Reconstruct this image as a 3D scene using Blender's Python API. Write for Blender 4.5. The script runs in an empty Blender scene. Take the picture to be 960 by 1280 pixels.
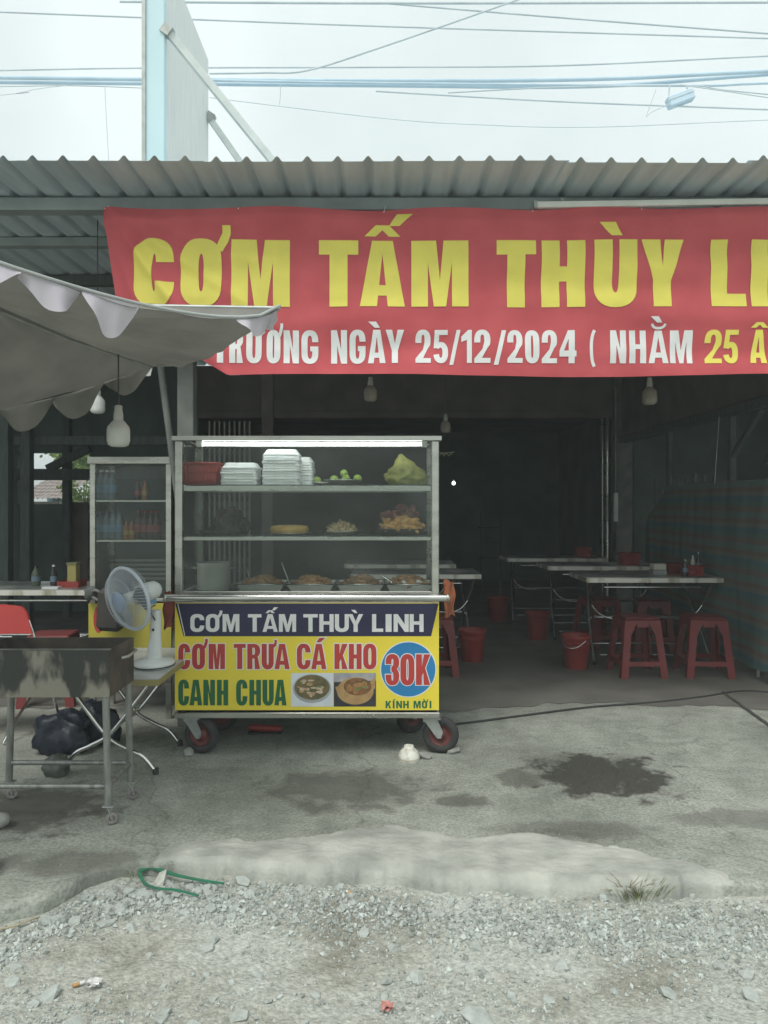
import bpy, bmesh, math, random
from mathutils import Vector, Matrix, Euler, noise
from mathutils.geometry import tessellate_polygon

random.seed(7)
S = bpy.context.scene
COL = S.collection
R = math.radians

# ------------------------------------------------------------------ camera, world, sun, exposure
CH, HY, FP = 1.40, 630.0, 960.0        # eye height (m), horizon row and focal length in photo pixels
cam_d = bpy.data.cameras.new('camera')
cam_d.sensor_fit = 'VERTICAL'; cam_d.sensor_height = 24.0; cam_d.lens = 18.0
cam_d.shift_y = -10.0 / 1280.0
cam_d.clip_start = 0.05; cam_d.clip_end = 900
cam = bpy.data.objects.new('camera', cam_d); COL.objects.link(cam)
cam.location = (0, 0, CH); cam.rotation_euler = (R(90), 0, 0)
S.camera = cam

SUN_EL, SUN_AZ = R(58), R(205)          # azimuth measured clockwise from +Y
W = bpy.data.worlds.new('World'); S.world = W; W.use_nodes = True
nt = W.node_tree; nt.nodes.clear()
wo = nt.nodes.new('ShaderNodeOutputWorld'); bg = nt.nodes.new('ShaderNodeBackground')
sky = nt.nodes.new('ShaderNodeTexSky'); sky.sky_type = 'NISHITA'; sky.sun_disc = False
sky.sun_elevation = SUN_EL; sky.sun_rotation = SUN_AZ; sky.dust_density = 3.0
tc = nt.nodes.new('ShaderNodeTexCoord')
cn = nt.nodes.new('ShaderNodeTexNoise'); cn.inputs['Scale'].default_value = 2.2; cn.inputs['Detail'].default_value = 5
cr = nt.nodes.new('ShaderNodeValToRGB')
cr.color_ramp.elements[0].position = 0.36; cr.color_ramp.elements[0].color = (5.3, 6.0, 5.9, 1)
cr.color_ramp.elements[1].position = 0.64; cr.color_ramp.elements[1].color = (6.9, 7.6, 7.45, 1)
mx = nt.nodes.new('ShaderNodeMix'); mx.data_type = 'RGBA'; mx.inputs[0].default_value = 0.90
nt.links.new(tc.outputs['Generated'], cn.inputs['Vector']); nt.links.new(cn.outputs['Fac'], cr.inputs['Fac'])
nt.links.new(sky.outputs[0], mx.inputs[6]); nt.links.new(cr.outputs['Color'], mx.inputs[7])
nt.links.new(mx.outputs[2], bg.inputs['Color']); bg.inputs['Strength'].default_value = 0.10
nt.links.new(bg.outputs[0], wo.inputs['Surface'])

sd = bpy.data.lights.new('sun', 'SUN'); sd.energy = 1.4; sd.angle = R(25); sd.color = (1.0, 0.97, 0.92)
so = bpy.data.objects.new('sun', sd); COL.objects.link(so)
sdir = Vector((math.sin(SUN_AZ) * math.cos(SUN_EL), math.cos(SUN_AZ) * math.cos(SUN_EL), math.sin(SUN_EL)))
so.rotation_euler = sdir.to_track_quat('Z', 'Y').to_euler(); so.location = (0, -5, 12)

S.render.engine = 'CYCLES'
S.view_settings.view_transform = 'Standard'; S.view_settings.look = 'None'
S.view_settings.gamma = 1.0; S.view_settings.use_curve_mapping = False
S.view_settings.exposure = 0.60
try:
    S.cycles.transparent_max_bounces = 20; S.cycles.max_bounces = 6; S.cycles.volume_bounces = 0
except Exception: pass

# ------------------------------------------------------------------ helpers
def P(px, py, d):                       # photo pixel + distance -> point
    return Vector(((px - 480) / FP * d, d, CH - (py - HY) / FP * d))
def G(px, py, z=0.0):                   # photo pixel -> point on the level z
    d = (CH - z) * FP / (py - HY)
    return Vector(((px - 480) / FP * d, d, z))
def XP(px, d): return (px - 480) / FP * d
def ZP(py, d): return CH - (py - HY) / FP * d

ORG = {}
def tag(o, label=None, cat=None, group=None, kind=None):
    if label: o['label'] = label
    if cat: o['category'] = cat
    if group: o['group'] = group
    if kind: o['kind'] = kind
    return o
def thing(name, label, cat, loc=(0, 0, 0), group=None, kind=None):
    o = bpy.data.objects.new(name, None); COL.objects.link(o)
    o.location = loc; o.empty_display_size = 0.1
    ORG[o.name] = Vector(loc)
    return tag(o, label, cat, group, kind)

class MB:
    def __init__(s): s.v = []; s.f = []; s.s = []
    def add(s, vs, fs, sm=False):
        n = len(s.v); s.v += [tuple(p) for p in vs]
        for q in fs: s.f.append([i + n for i in q]); s.s.append(sm)
        return s
    def box(s, x0, x1, y0, y1, z0, z1, m=None):
        vs = [Vector((x, y, z)) for z in (z0, z1) for y in (y0, y1) for x in (x0, x1)]
        if m: vs = [m @ p for p in vs]
        return s.add(vs, [(0, 2, 3, 1), (4, 5, 7, 6), (0, 1, 5, 4), (2, 6, 7, 3), (0, 4, 6, 2), (1, 3, 7, 5)])
    def cbox(s, c, sx, sy, sz, rot=None):
        m = Matrix.Translation(Vector(c)) @ (Euler(rot).to_matrix().to_4x4() if rot else Matrix.Identity(4))
        return s.box(-sx / 2, sx / 2, -sy / 2, sy / 2, -sz / 2, sz / 2, m)
    def tube(s, pts, r, n=8, cap=True, closed=False, sm=True):
        pts = [Vector(p) for p in pts]; k = len(pts)
        rs = r if isinstance(r, (list, tuple)) else [r] * k
        vs = []; prev = None
        for i, p in enumerate(pts):
            a = pts[i - 1] if (i > 0 or closed) else p
            b = pts[(i + 1) % k] if (i < k - 1 or closed) else p
            t = (b - a)
            if t.length < 1e-9: t = Vector((0, 0, 1))
            t.normalize()
            if prev is None:
                u = Vector((0, 0, 1)) if abs(t.z) < 0.9 else Vector((1, 0, 0))
            else: u = prev
            u = (u - t * u.dot(t))
            if u.length < 1e-6: u = t.orthogonal()
            u.normalize(); prev = u; w = t.cross(u)
            for j in range(n):
                an = 2 * math.pi * j / n
                vs.append(p + (u * math.cos(an) + w * math.sin(an)) * rs[i])
        fs = []
        for i in range(k if closed else k - 1):
            for j in range(n):
                a = i * n + j; b = i * n + (j + 1) % n; c = ((i + 1) % k) * n
                fs.append((a, b, c + (j + 1) % n, c + j))
        s.add(vs, fs, sm)
        if cap and not closed:
            s.add(vs[:n], [tuple(reversed(range(n)))]); s.add(vs[-n:], [tuple(range(n))])
        return s
    def bar(s, a, b, w, h=None):        # rectangular bar between two points
        a = Vector(a); b = Vector(b); t = b - a; L = t.length; h = h or w
        q = t.to_track_quat('Z', 'Y').to_matrix().to_4x4()
        return s.box(-w / 2, w / 2, -h / 2, h / 2, 0, L, Matrix.Translation(a) @ q)
    def lathe(s, prof, n=24, m=None, sm=True, capb=True, capt=True):
        m = m or Matrix.Identity(4); vs = []
        for r, z in prof:
            for j in range(n):
                a = 2 * math.pi * j / n; vs.append(m @ Vector((r * math.cos(a), r * math.sin(a), z)))
        fs = []
        for i in range(len(prof) - 1):
            for j in range(n):
                fs.append((i * n + j, i * n + (j + 1) % n, (i + 1) * n + (j + 1) % n, (i + 1) * n + j))
        s.add(vs, fs, sm)
        if capb and prof[0][0] > 1e-5: s.add(vs[:n], [tuple(reversed(range(n)))])
        if capt and prof[-1][0] > 1e-5: s.add(vs[-n:], [tuple(range(n))])
        return s
    def grid(s, fn, nu, nv, sm=True):
        vs = [fn(i / nu, j / nv) for j in range(nv + 1) for i in range(nu + 1)]
        fs = [(j * (nu + 1) + i, j * (nu + 1) + i + 1, (j + 1) * (nu + 1) + i + 1, (j + 1) * (nu + 1) + i) for j in range(nv) for i in range(nu)]
        return s.add(vs, fs, sm)
    def lump(s, c, r, sq=(1, 1, 1), rough=.25, sub=1, seed=0, rot=None):
        bm = bmesh.new(); bmesh.ops.create_icosphere(bm, subdivisions=sub, radius=1)
        e = Euler(rot or (random.random() * 6, random.random() * 6, random.random() * 6)).to_matrix() if rot is not False else Matrix.Identity(3)
        off = Vector((random.random() * 90, random.random() * 90, seed))
        vs = []
        for v in bm.verts:
            q = v.co * (1 + rough * 2 * (noise.noise(v.co * 1.3 + off)))
            q = e @ Vector((q.x * sq[0], q.y * sq[1], q.z * sq[2]))
            vs.append(Vector(c) + q * r)
        s.add(vs, [[v.index for v in f.verts] for f in bm.faces], sub > 1)
        bm.free(); return s
    def build(s, name, mat, parent=None, bevel=0, origin=None):
        me = bpy.data.meshes.new(name)
        vs = [Vector(p) for p in s.v]
        if parent is not None: off = ORG.get(parent.name, Vector((0, 0, 0)))
        elif origin is not None: off = Vector(origin)
        else:
            xs = [p.x for p in vs]; ys = [p.y for p in vs]; zs = [p.z for p in vs]
            off = Vector(((min(xs) + max(xs)) / 2, (min(ys) + max(ys)) / 2, min(zs)))
        me.from_pydata([p - off for p in vs], [], s.f)
        me.polygons.foreach_set('use_smooth', s.s); me.update()
        if bevel:
            bm = bmesh.new(); bm.from_mesh(me); bmesh.ops.remove_doubles(bm, verts=bm.verts, dist=1e-6)
            ed = [e for e in bm.edges if len(e.link_faces) == 2 and e.calc_face_angle(0) > 0.6]
            bmesh.ops.bevel(bm, geom=ed, offset=bevel, segments=1, affect='EDGES', profile=.5)
            bm.to_mesh(me); bm.free()
        o = bpy.data.objects.new(name, me); COL.objects.link(o)
        if mat is not None: me.materials.append(mat)
        if parent is not None:
            o.parent = parent; ORG[o.name] = off.copy()
        else:
            o.location = off; ORG[o.name] = off.copy()
        return o

def dup(o, loc=None, rz=None, parent=None, label=None, group=None):
    c = o.copy(); COL.objects.link(c)
    if parent is not None: c.parent = parent
    if loc is not None: c.location = loc
    if rz is not None: c.rotation_euler.z = rz
    if label: c['label'] = label
    if group: c['group'] = group
    for ch in [x for x in o.children]: dup(ch, parent=c)
    return c

# ------------------------------------------------------------------ materials
MATS = {}
def mat(name, c, c2=None, scale=8.0, rough=.6, metal=0.0, bump=0.0, bscale=60.0, spec=.5, detail=5, lo=.35, hi=.65, stretch=None, rvar=0.0, bdist=.01):
    if name in MATS: return MATS[name]
    m = bpy.data.materials.new(name); m.use_nodes = True; MATS[name] = m
    t = m.node_tree; b = t.nodes['Principled BSDF']
    b.inputs['Roughness'].default_value = rough; b.inputs['Metallic'].default_value = metal
    b.inputs['Specular IOR Level'].default_value = spec
    tcn = t.nodes.new('ShaderNodeTexCoord'); mp = t.nodes.new('ShaderNodeMapping')
    if stretch: mp.inputs['Scale'].default_value = stretch
    t.links.new(tcn.outputs['Object'], mp.inputs['Vector'])
    if c2 is None: c2 = tuple(x * .82 for x in c)
    nz = t.nodes.new('ShaderNodeTexNoise'); nz.inputs['Scale'].default_value = scale; nz.inputs['Detail'].default_value = detail
    rp = t.nodes.new('ShaderNodeValToRGB')
    rp.color_ramp.elements[0].position = lo; rp.color_ramp.elements[0].color = (*c2, 1)
    rp.color_ramp.elements[1].position = hi; rp.color_ramp.elements[1].color = (*c, 1)
    t.links.new(mp.outputs[0], nz.inputs['Vector']); t.links.new(nz.outputs['Fac'], rp.inputs['Fac'])
    t.links.new(rp.outputs['Color'], b.inputs['Base Color'])
    if rvar:
        mr = t.nodes.new('ShaderNodeMapRange'); mr.inputs[1].default_value = .3; mr.inputs[2].default_value = .7
        mr.inputs[3].default_value = max(0, rough - rvar); mr.inputs[4].default_value = min(1, rough + rvar)
        t.links.new(nz.outputs['Fac'], mr.inputs[0]); t.links.new(mr.outputs[0], b.inputs['Roughness'])
    if bump:
        n2 = t.nodes.new('ShaderNodeTexNoise'); n2.inputs['Scale'].default_value = bscale; n2.inputs['Detail'].default_value = 6
        bp = t.nodes.new('ShaderNodeBump'); bp.inputs['Strength'].default_value = bump; bp.inputs['Distance'].default_value = bdist
        t.links.new(mp.outputs[0], n2.inputs['Vector']); t.links.new(n2.outputs['Fac'], bp.inputs['Height']); t.links.new(bp.outputs[0], b.inputs['Normal'])
    return m

def glass_mat(name, tint=(.93, .95, .94), ior=1.22, haze=.038):
    m = bpy.data.materials.new(name); m.use_nodes = True; t = m.node_tree; t.nodes.clear()
    o = t.nodes.new('ShaderNodeOutputMaterial')
    tr = t.nodes.new('ShaderNodeBsdfTransparent'); tr.inputs[0].default_value = (*tint, 1)
    gl = t.nodes.new('ShaderNodeBsdfGlossy'); gl.inputs['Roughness'].default_value = .03
    df = t.nodes.new('ShaderNodeBsdfDiffuse'); df.inputs[0].default_value = (.6, .64, .62, 1)
    fr = t.nodes.new('ShaderNodeFresnel'); fr.inputs[0].default_value = ior
    nz = t.nodes.new('ShaderNodeTexNoise'); nz.inputs['Scale'].default_value = 3.0; nz.inputs['Detail'].default_value = 8
    tcn = t.nodes.new('ShaderNodeTexCoord'); t.links.new(tcn.outputs['Object'], nz.inputs['Vector'])
    mr = t.nodes.new('ShaderNodeMapRange'); mr.inputs[1].default_value = .3; mr.inputs[2].default_value = .8; mr.inputs[3].default_value = haze * .4; mr.inputs[4].default_value = haze * 1.8
    t.links.new(nz.outputs['Fac'], mr.inputs[0])
    m1 = t.nodes.new('ShaderNodeMixShader'); m2 = t.nodes.new('ShaderNodeMixShader')
    t.links.new(fr.outputs[0], m1.inputs[0]); t.links.new(tr.outputs[0], m1.inputs[1]); t.links.new(gl.outputs[0], m1.inputs[2])
    t.links.new(mr.outputs[0], m2.inputs[0]); t.links.new(m1.outputs[0], m2.inputs[1]); t.links.new(df.outputs[0], m2.inputs[2])
    t.links.new(m2.outputs[0], o.inputs['Surface'])
    MATS[name] = m; return m

def emit(name, c, st):
    m = bpy.data.materials.new(name); m.use_nodes = True; b = m.node_tree.nodes['Principled BSDF']
    b.inputs['Base Color'].default_value = (*c, 1); b.inputs['Emission Color'].default_value = (*c, 1); b.inputs['Emission Strength'].default_value = st
    return m

def cloth_mat(name, c, c2, trans=.3, scale=6, rough=.8):
    m = mat(name, c, c2, scale=scale, rough=rough, spec=.2, bump=.15, bscale=25)
    t = m.node_tree; b = t.nodes['Principled BSDF']; o = [n for n in t.nodes if n.type == 'OUTPUT_MATERIAL'][0]
    tl = t.nodes.new('ShaderNodeBsdfTranslucent'); mxs = t.nodes.new('ShaderNodeMixShader'); mxs.inputs[0].default_value = trans
    src = b.inputs['Base Color'].links[0].from_socket
    t.links.new(src, tl.inputs[0]); t.links.new(b.outputs[0], mxs.inputs[1]); t.links.new(tl.outputs[0], mxs.inputs[2]); t.links.new(mxs.outputs[0], o.inputs['Surface'])
    return m

steel = mat('stainless', (.54, .54, .49), (.44, .44, .40), scale=3, rough=.30, metal=.95, stretch=(1, 1, 6), rvar=.08)
chrome = mat('chrome_tube', (.78, .79, .78), (.62, .63, .62), scale=12, rough=.18, metal=1.0)
galv = mat('galvanised', (.46, .48, .46), (.34, .36, .34), scale=14, rough=.5, metal=.55)
roofm = mat('roof_sheet_paint', (.58, .69, .73), (.46, .56, .60), scale=2.2, rough=.55, metal=.0, stretch=(5, .6, 1), bump=.05, bscale=20)
beamm = mat('beam_paint', (.36, .42, .42), (.28, .33, .33), scale=5, rough=.55, metal=.2)
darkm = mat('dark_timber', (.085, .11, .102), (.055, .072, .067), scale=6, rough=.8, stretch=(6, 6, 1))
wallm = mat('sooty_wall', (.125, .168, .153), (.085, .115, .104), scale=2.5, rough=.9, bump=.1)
brownw = mat('brown_board', (.17, .15, .143), (.12, .108, .102), scale=3, rough=.85)
colm = mat('column_render', (.20, .21, .195), (.13, .14, .13), scale=6, rough=.85, bump=.1)
rubber = mat('rubber', (.03, .032, .032), (.05, .05, .048), scale=20, rough=.85)
redp = mat('red_plastic', (.36, .05, .042), (.29, .04, .034), scale=5, rough=.42)
stoolm = mat('maroon_plastic', (.22, .035, .035), (.165, .028, .028), scale=5, rough=.5)
white_p = mat('white_plastic', (.78, .79, .76), (.66, .67, .64), scale=5, rough=.4)
foam = mat('white_foam', (.86, .88, .87), (.78, .80, .79), scale=20, rough=.6, bump=.03, bscale=200)
glass = glass_mat('cart_glass')
cable = mat('glare_pale_cable', (.62, .68, .71), (.52, .58, .61), scale=3, rough=.7)  # black wires; the washed-out glare is put into this pale colour
cableb = mat('glare_pale_blue_cable', (.58, .72, .82), (.50, .64, .74), scale=3, rough=.7)  # bluer tone for the cable bundle, glare painted in as well
blackc = mat('black_cable', (.035, .037, .035), (.05, .05, .05), rough=.6)
# ------------------------------------------------------------------ lettering: outlines drawn by hand, unit cap height
def arc(cx, cy, rx, ry, a0, a1, n=9):
    sg = lambda q: math.copysign(abs(q) ** .86, q)
    n = int(n * 1.6)
    return [(cx + rx * sg(math.cos(R(a0 + (a1 - a0) * i / n))), cy + ry * sg(math.sin(R(a0 + (a1 - a0) * i / n)))) for i in range(n + 1)]
def ringp(x0, x1, y0, y1, k=.32):
    rx = (x1 - x0) / 2; ry = min(k, (y1 - y0) / 2); cx = (x0 + x1) / 2
    return arc(cx, y1 - ry, rx, ry, 0, 180) + arc(cx, y0 + ry, rx, ry, 180, 360)
def strokep(pts, s):
    L = []; Rr = []; n = len(pts)
    for i in range(n):
        a = Vector(pts[max(i - 1, 0)]); b = Vector(pts[min(i + 1, n - 1)]); t = (b - a).normalized()
        L.append((pts[i][0] - t.y * s / 2, pts[i][1] + t.x * s / 2)); Rr.append((pts[i][0] + t.y * s / 2, pts[i][1] - t.x * s / 2))
    return L + Rr[::-1]
DIA = {'Ơ': ('O', 'h'), 'Ấ': ('A', 'ca'), 'Ù': ('U', 'g'), 'Ư': ('U', 'h'), 'À': ('A', 'g'), 'Ằ': ('A', 'bg'), 'Â': ('A', 'c'),
       'Ỳ': ('Y', 'g'), 'Á': ('A', 'a'), 'Í': ('I', 'a'), 'Ờ': ('O', 'hg')}
def glyph(ch, w, s):
    base, dia = DIA.get(ch, (ch, ''))
    t = s * .80; out = []
    if base in 'O0':
        out.append((ringp(0, w, -.01, 1.01), [ringp(s, w - s, t, 1 - t, .22)]))
    elif base in 'CG':
        yo, yi = .66, .36
        o = [(w, yo)] + arc(w / 2, .69, w / 2, .32, 0, 180) + arc(w / 2, .31, w / 2, .32, 180, 360)
        if base == 'C':
            o += [(w, yi), (w - s, yi)]
        else:
            o += [(w, .53), (w * .52, .53), (w * .52, .38), (w - s, .38)]
        o += arc(w / 2, t + .2, w / 2 - s, .2, 360, 180) + arc(w / 2, 1 - t - .2, w / 2 - s, .2, 180, 0) + [(w - s, yo)]
        out.append((o, []))
    elif base == 'M':
        a = s * 1.38
        out.append(([(0, 0), (0, 1), (a, 1), (w / 2, .40), (w - a, 1), (w, 1), (w, 0), (w - s * .92, 0), (w - s * .92, .66), (w / 2 + s * .34, 0), (w / 2 - s * .34, 0), (s * .92, .66), (s * .92, 0)], []))
    elif base == 'N':
        out.append(([(0, 0), (0, 1), (s * .98, 1), (w - s, .44), (w - s, 1), (w, 1), (w, 0), (w - s * .98, 0), (s, .56), (s, 0)], []))
    elif base == 'T':
        out.append(([(w / 2 - s / 2, 0), (w / 2 - s / 2, 1 - t), (0, 1 - t), (0, 1), (w, 1), (w, 1 - t), (w / 2 + s / 2, 1 - t), (w / 2 + s / 2, 0)], []))
    elif base == 'H':
        h = t / 2; out.append(([(0, 0), (0, 1), (s, 1), (s, .5 + h), (w - s, .5 + h), (w - s, 1), (w, 1), (w, 0), (w - s, 0), (w - s, .5 - h), (s, .5 - h), (s, 0)], []))
    elif base == 'U':
        out.append(([(0, 1), (0, .3)] + arc(w / 2, .30, w / 2, .31, 180, 360) + [(w, 1), (w - s, 1)] + arc(w / 2, t + .2, w / 2 - s, .2, 360, 180) + [(s, 1)], []))
    elif base == 'L':
        out.append(([(0, 0), (0, 1), (s, 1), (s, t), (w, t), (w, 0)], []))
    elif base == 'I':
        out.append(([(0, 0), (0, 1), (w, 1), (w, 0)], []))
    elif base == 'A':
        k = s * .58; f = lambda y: s * .95 + (w / 2 - s * .95) * y / .84
        out.append(([(0, 0), (w / 2 - k, 1), (w / 2 + k, 1), (w, 0), (w - s * .95, 0), (w - f(.17), .17), (f(.17), .17), (s * .95, 0)], [[(f(.33), .33), (w / 2, .80), (w - f(.33), .33)]]))
    elif base == 'Y':
        out.append(([(w / 2 - s / 2, 0), (w / 2 - s / 2, .40), (0, 1), (s * 1.06, 1), (w / 2, .60), (w - s * 1.06, 1), (w, 1), (w / 2 + s / 2, .40), (w / 2 + s / 2, 0)], []))
    elif base == 'K':
        out.append(([(0, 0), (0, 1), (s, 1), (s, .60), (w - s * 1.1, 1), (w, 1), (w * .64, .55), (w, 0), (w - s * 1.12, 0), (s + (w * .64 - s) * .45, .40), (s, .28), (s, 0)], []))
    elif base == 'R':
        out.append(([(0, 0), (0, 1), (w * .5, 1)] + arc(w * .5, .73, w * .5, .27, 90, -55, 9)[1:] + [(w, 0), (w - s * 1.05, 0), (w * .56, .42), (s, .42), (s, 0)], [[(s, .57), (s, .85), (w * .5, .85)] + arc(w * .5, .71, max(.03, w * .5 - s), .14, 90, -90, 6)[1:]]))
    elif base == '1':
        out.append(([(w - s, 0), (w - s, .70), (0, .64), (0, .80), (w - s * .75, 1), (w, 1), (w, 0)], []))
    elif base == '4':
        b = w * .9; a = b - s
        out.append(([(a, 0), (a, .2), (0, .2), (0, .38), (a - .02, 1), (b, 1), (b, .38), (w, .38), (w, .2), (b, .2), (b, 0)], [[(s * .72, .38), (a, .74), (a, .38)]]))
    elif base == '/':
        out.append(([(0, -.06), (w - s * .75, 1), (w, 1), (s * .75, -.06)], []))
    elif base == '(':
        out.append((strokep(arc(w, .45, w * .8, .62, 120, 240), s * .7), []))
    elif base == '2':
        o = [(0, .62)] + arc(w / 2, .69, w / 2, .32, 180, -22, 12) + [(w * .80, .44), (s * 1.25, t), (w, t), (w, 0), (0, 0), (0, .13), (w * .5, .42)]
        out.append((o + arc(w / 2, .70, w / 2 - s, .31 - t, -25, 180, 10) + [(s, .62)], []))
    elif base == '3':
        o = [(0, .68)] + arc(w / 2, .74, w / 2, .27, 180, -50, 12) + [(w * .86, .52)] + arc(w / 2, .28, w / 2, .29, 50, -180, 12) + [(0, .34), (s, .34)]
        o += arc(w / 2, .28, w / 2 - s, .29 - t, 180, 430, 12) + [(w * .42, .45), (w * .42, .59)] + arc(w / 2, .74, w / 2 - s, .27 - t, -70, 180, 12) + [(s, .68)]
        out.append((o, []))
    elif base == '5':
        out.append(([(.02, .46), (.05, 1), (w * .95, 1), (w * .95, 1 - t), (s, 1 - t), (s * .95, .46)], []))
        p = [(s * .55, .50)] + arc(w / 2, .32, w / 2 - s / 2, .32 - t / 2, 110, -170, 14); out.append((strokep(p, s * .92), []))
    c = w / 2
    if 'h' in dia:
        out.append(([(w * .86, .86), (w * .93, .98), (w * 1.02, 1.10), (w * 1.02, 1.20), (w * 1.22, 1.20), (w * 1.22, 1.08), (w * 1.16, .96), (w * 1.02, .80)] if base == 'O' else
                    [(w, .84), (w, 1), (w * 1.07, 1.03), (w * 1.07, 1.16), (w * 1.26, 1.16), (w * 1.26, 1.02), (w * 1.2, .92)], []))
    if 'c' in dia: out.append(([(c - .27, 1.06), (c - .1, 1.22), (c + .1, 1.22), (c + .27, 1.06), (c + .1, 1.06), (c, 1.15), (c - .1, 1.06)], []))
    if 'b' in dia: out.append((strokep(arc(c, 1.23, .2, .16, 190, 350), .075), []))
    dx = .2 if 'c' in dia else 0; dy = .15 if ('c' in dia) else (.17 if 'b' in dia else 0)
    if 'a' in dia: out.append(([(c - .1 + dx, 1.06 + dy), (c + .02 + dx, 1.24 + dy), (c + .26 + dx, 1.24 + dy), (c + .06 + dx, 1.06 + dy)], []))
    if 'g' in dia: out.append(([(c + .1, 1.06 + dy), (c - .02, 1.24 + dy), (c - .26, 1.24 + dy), (c - .06, 1.06 + dy)], []))
    return out
def area2(p): return sum(p[i][0] * p[(i + 1) % len(p)][1] - p[(i + 1) % len(p)][0] * p[i][1] for i in range(len(p)))
def grow(p, d):
    if area2(p) < 0: p = p[::-1]
    q = [p[0]]
    for a in p[1:]:
        if (Vector(a) - Vector(q[-1])).length > 1e-4: q.append(a)
    if (Vector(q[0]) - Vector(q[-1])).length < 1e-4: q.pop()
    n = len(q); out = []
    for i in range(n):
        a = Vector(q[i - 1]); b = Vector(q[i]); c = Vector(q[(i + 1) % n])
        t1 = (b - a).normalized(); t2 = (c - b).normalized(); n1 = Vector((t1.y, -t1.x)); n2 = Vector((t2.y, -t2.x)); m = n1 + n2
        m = m / max(.35, m.length_squared) * 2 if m.length > 1e-6 else n1
        m = m * 1.0
        out.append((b.x + m.x * d, b.y + m.y * d))
    return out
def text(items, y0, y1, stroke, mapf, grow_by=0.0, sub=0.0, z=0.0):
    """items: (char, left px, right px); y0/y1 cap top and base rows; mapf(px, py, lift) -> point"""
    mb = MB(); H = y1 - y0
    for li, (ch, xa, xb) in enumerate(items):
        w = (xb - xa) / H
        for k, (o, hs) in enumerate(glyph(ch, w, min(stroke, w * .47) if ch != 'I' else stroke)):
            if grow_by:
                o = grow(o, grow_by); hs = [grow(h, -grow_by) for h in hs] if grow_by < .05 else hs
            loops = [[Vector((x, y, 0)) for x, y in o]] + [[Vector((x, y, 0)) for x, y in h] for h in hs]
            flat = [p for l in loops for p in l]
            bm = bmesh.new(); bv = [bm.verts.new(p) for p in flat]
            for tr in tessellate_polygon(loops):
                try: bm.faces.new([bv[i] for i in tr])
                except ValueError: pass
            if sub:
                for _ in range(5):
                    le = [e for e in bm.edges if e.calc_length() > sub]
                    if not le: break
                    bmesh.ops.subdivide_edges(bm, edges=le, cuts=1)
                    bmesh.ops.triangulate(bm, faces=[f for f in bm.faces if len(f.verts) > 3])
            bm.verts.index_update()
            vs = [mapf(xa + v.co.x * H, y1 - v.co.y * H, z + k * .0003 + (li % 2) * .00015) for v in bm.verts]
            fs = []
            for f in bm.faces:
                ix = [v.index for v in f.verts]
                a, b, c = (Vector(vs[i]) for i in ix[:3])
                if (b - a).cross(c - a).y > 0: ix = ix[::-1]
                fs.append(ix)
            mb.add(vs, fs); bm.free()
    return mb
def items(word, spans): return [(c, a, b) for c, (a, b) in zip(word, spans)]

# ------------------------------------------------------------------ ground materials
def ground_mat():
    m = bpy.data.materials.new('gravel_ground'); m.use_nodes = True; t = m.node_tree; b = t.nodes['Principled BSDF']
    L = t.links.new; N = t.nodes.new
    tcn = N('ShaderNodeTexCoord')
    n1 = N('ShaderNodeTexNoise'); n1.inputs['Scale'].default_value = 2.1; n1.inputs['Detail'].default_value = 10; n1.inputs['Roughness'].default_value = .62
    n2 = N('ShaderNodeTexNoise'); n2.inputs['Scale'].default_value = 55; n2.inputs['Detail'].default_value = 6
    v = N('ShaderNodeTexVoronoi'); v.inputs['Scale'].default_value = 85
    for n in (n1, n2, v): L(tcn.outputs['Object'], n.inputs['Vector'])
    r1 = N('ShaderNodeValToRGB'); e = r1.color_ramp.elements
    e[0].position = .35; e[0].color = (.29, .285, .24, 1); e[1].position = .66; e[1].color = (.54, .56, .53, 1); q_ = e.new(.47); q_.color = (.46, .465, .42, 1)
    L(n1.outputs['Fac'], r1.inputs['Fac'])
    r2 = N('ShaderNodeValToRGB'); e = r2.color_ramp.elements
    e[0].position = .3; e[0].color = (.62, .62, .6, 1); e[1].position = .7; e[1].color = (1.12, 1.12, 1.1, 1)
    L(n2.outputs['Fac'], r2.inputs['Fac'])
    mu = N('ShaderNodeMix'); mu.data_type = 'RGBA'; mu.blend_type = 'MULTIPLY'; mu.inputs[0].default_value = .85
    L(r1.outputs[0], mu.inputs[6]); L(r2.outputs[0], mu.inputs[7])
    r3 = N('ShaderNodeValToRGB'); e = r3.color_ramp.elements
    e[0].position = .0; e[0].color = (.8, .8, .8, 1); e[1].position = 1; e[1].color = (1.15, 1.15, 1.15, 1)
    L(v.outputs['Color'], r3.inputs['Fac'])
    m2 = N('ShaderNodeMix'); m2.data_type = 'RGBA'; m2.blend_type = 'MULTIPLY'; m2.inputs[0].default_value = .6
    L(mu.outputs[2], m2.inputs[6]); L(r3.outputs[0], m2.inputs[7]); L(m2.outputs[2], b.inputs['Base Color'])
    b.inputs['Roughness'].default_value = .95; b.inputs['Specular IOR Level'].default_value = .2
    bp = N('ShaderNodeBump'); bp.inputs['Strength'].default_value = .45; bp.inputs['Distance'].default_value = .010
    ad = N('ShaderNodeMath'); ad.operation = 'SUBTRACT'; L(n2.outputs['Fac'], ad.inputs[0]); L(v.outputs['Distance'], ad.inputs[1])
    L(ad.outputs[0], bp.inputs['Height']); L(bp.outputs[0], b.inputs['Normal'])
    return m

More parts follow.
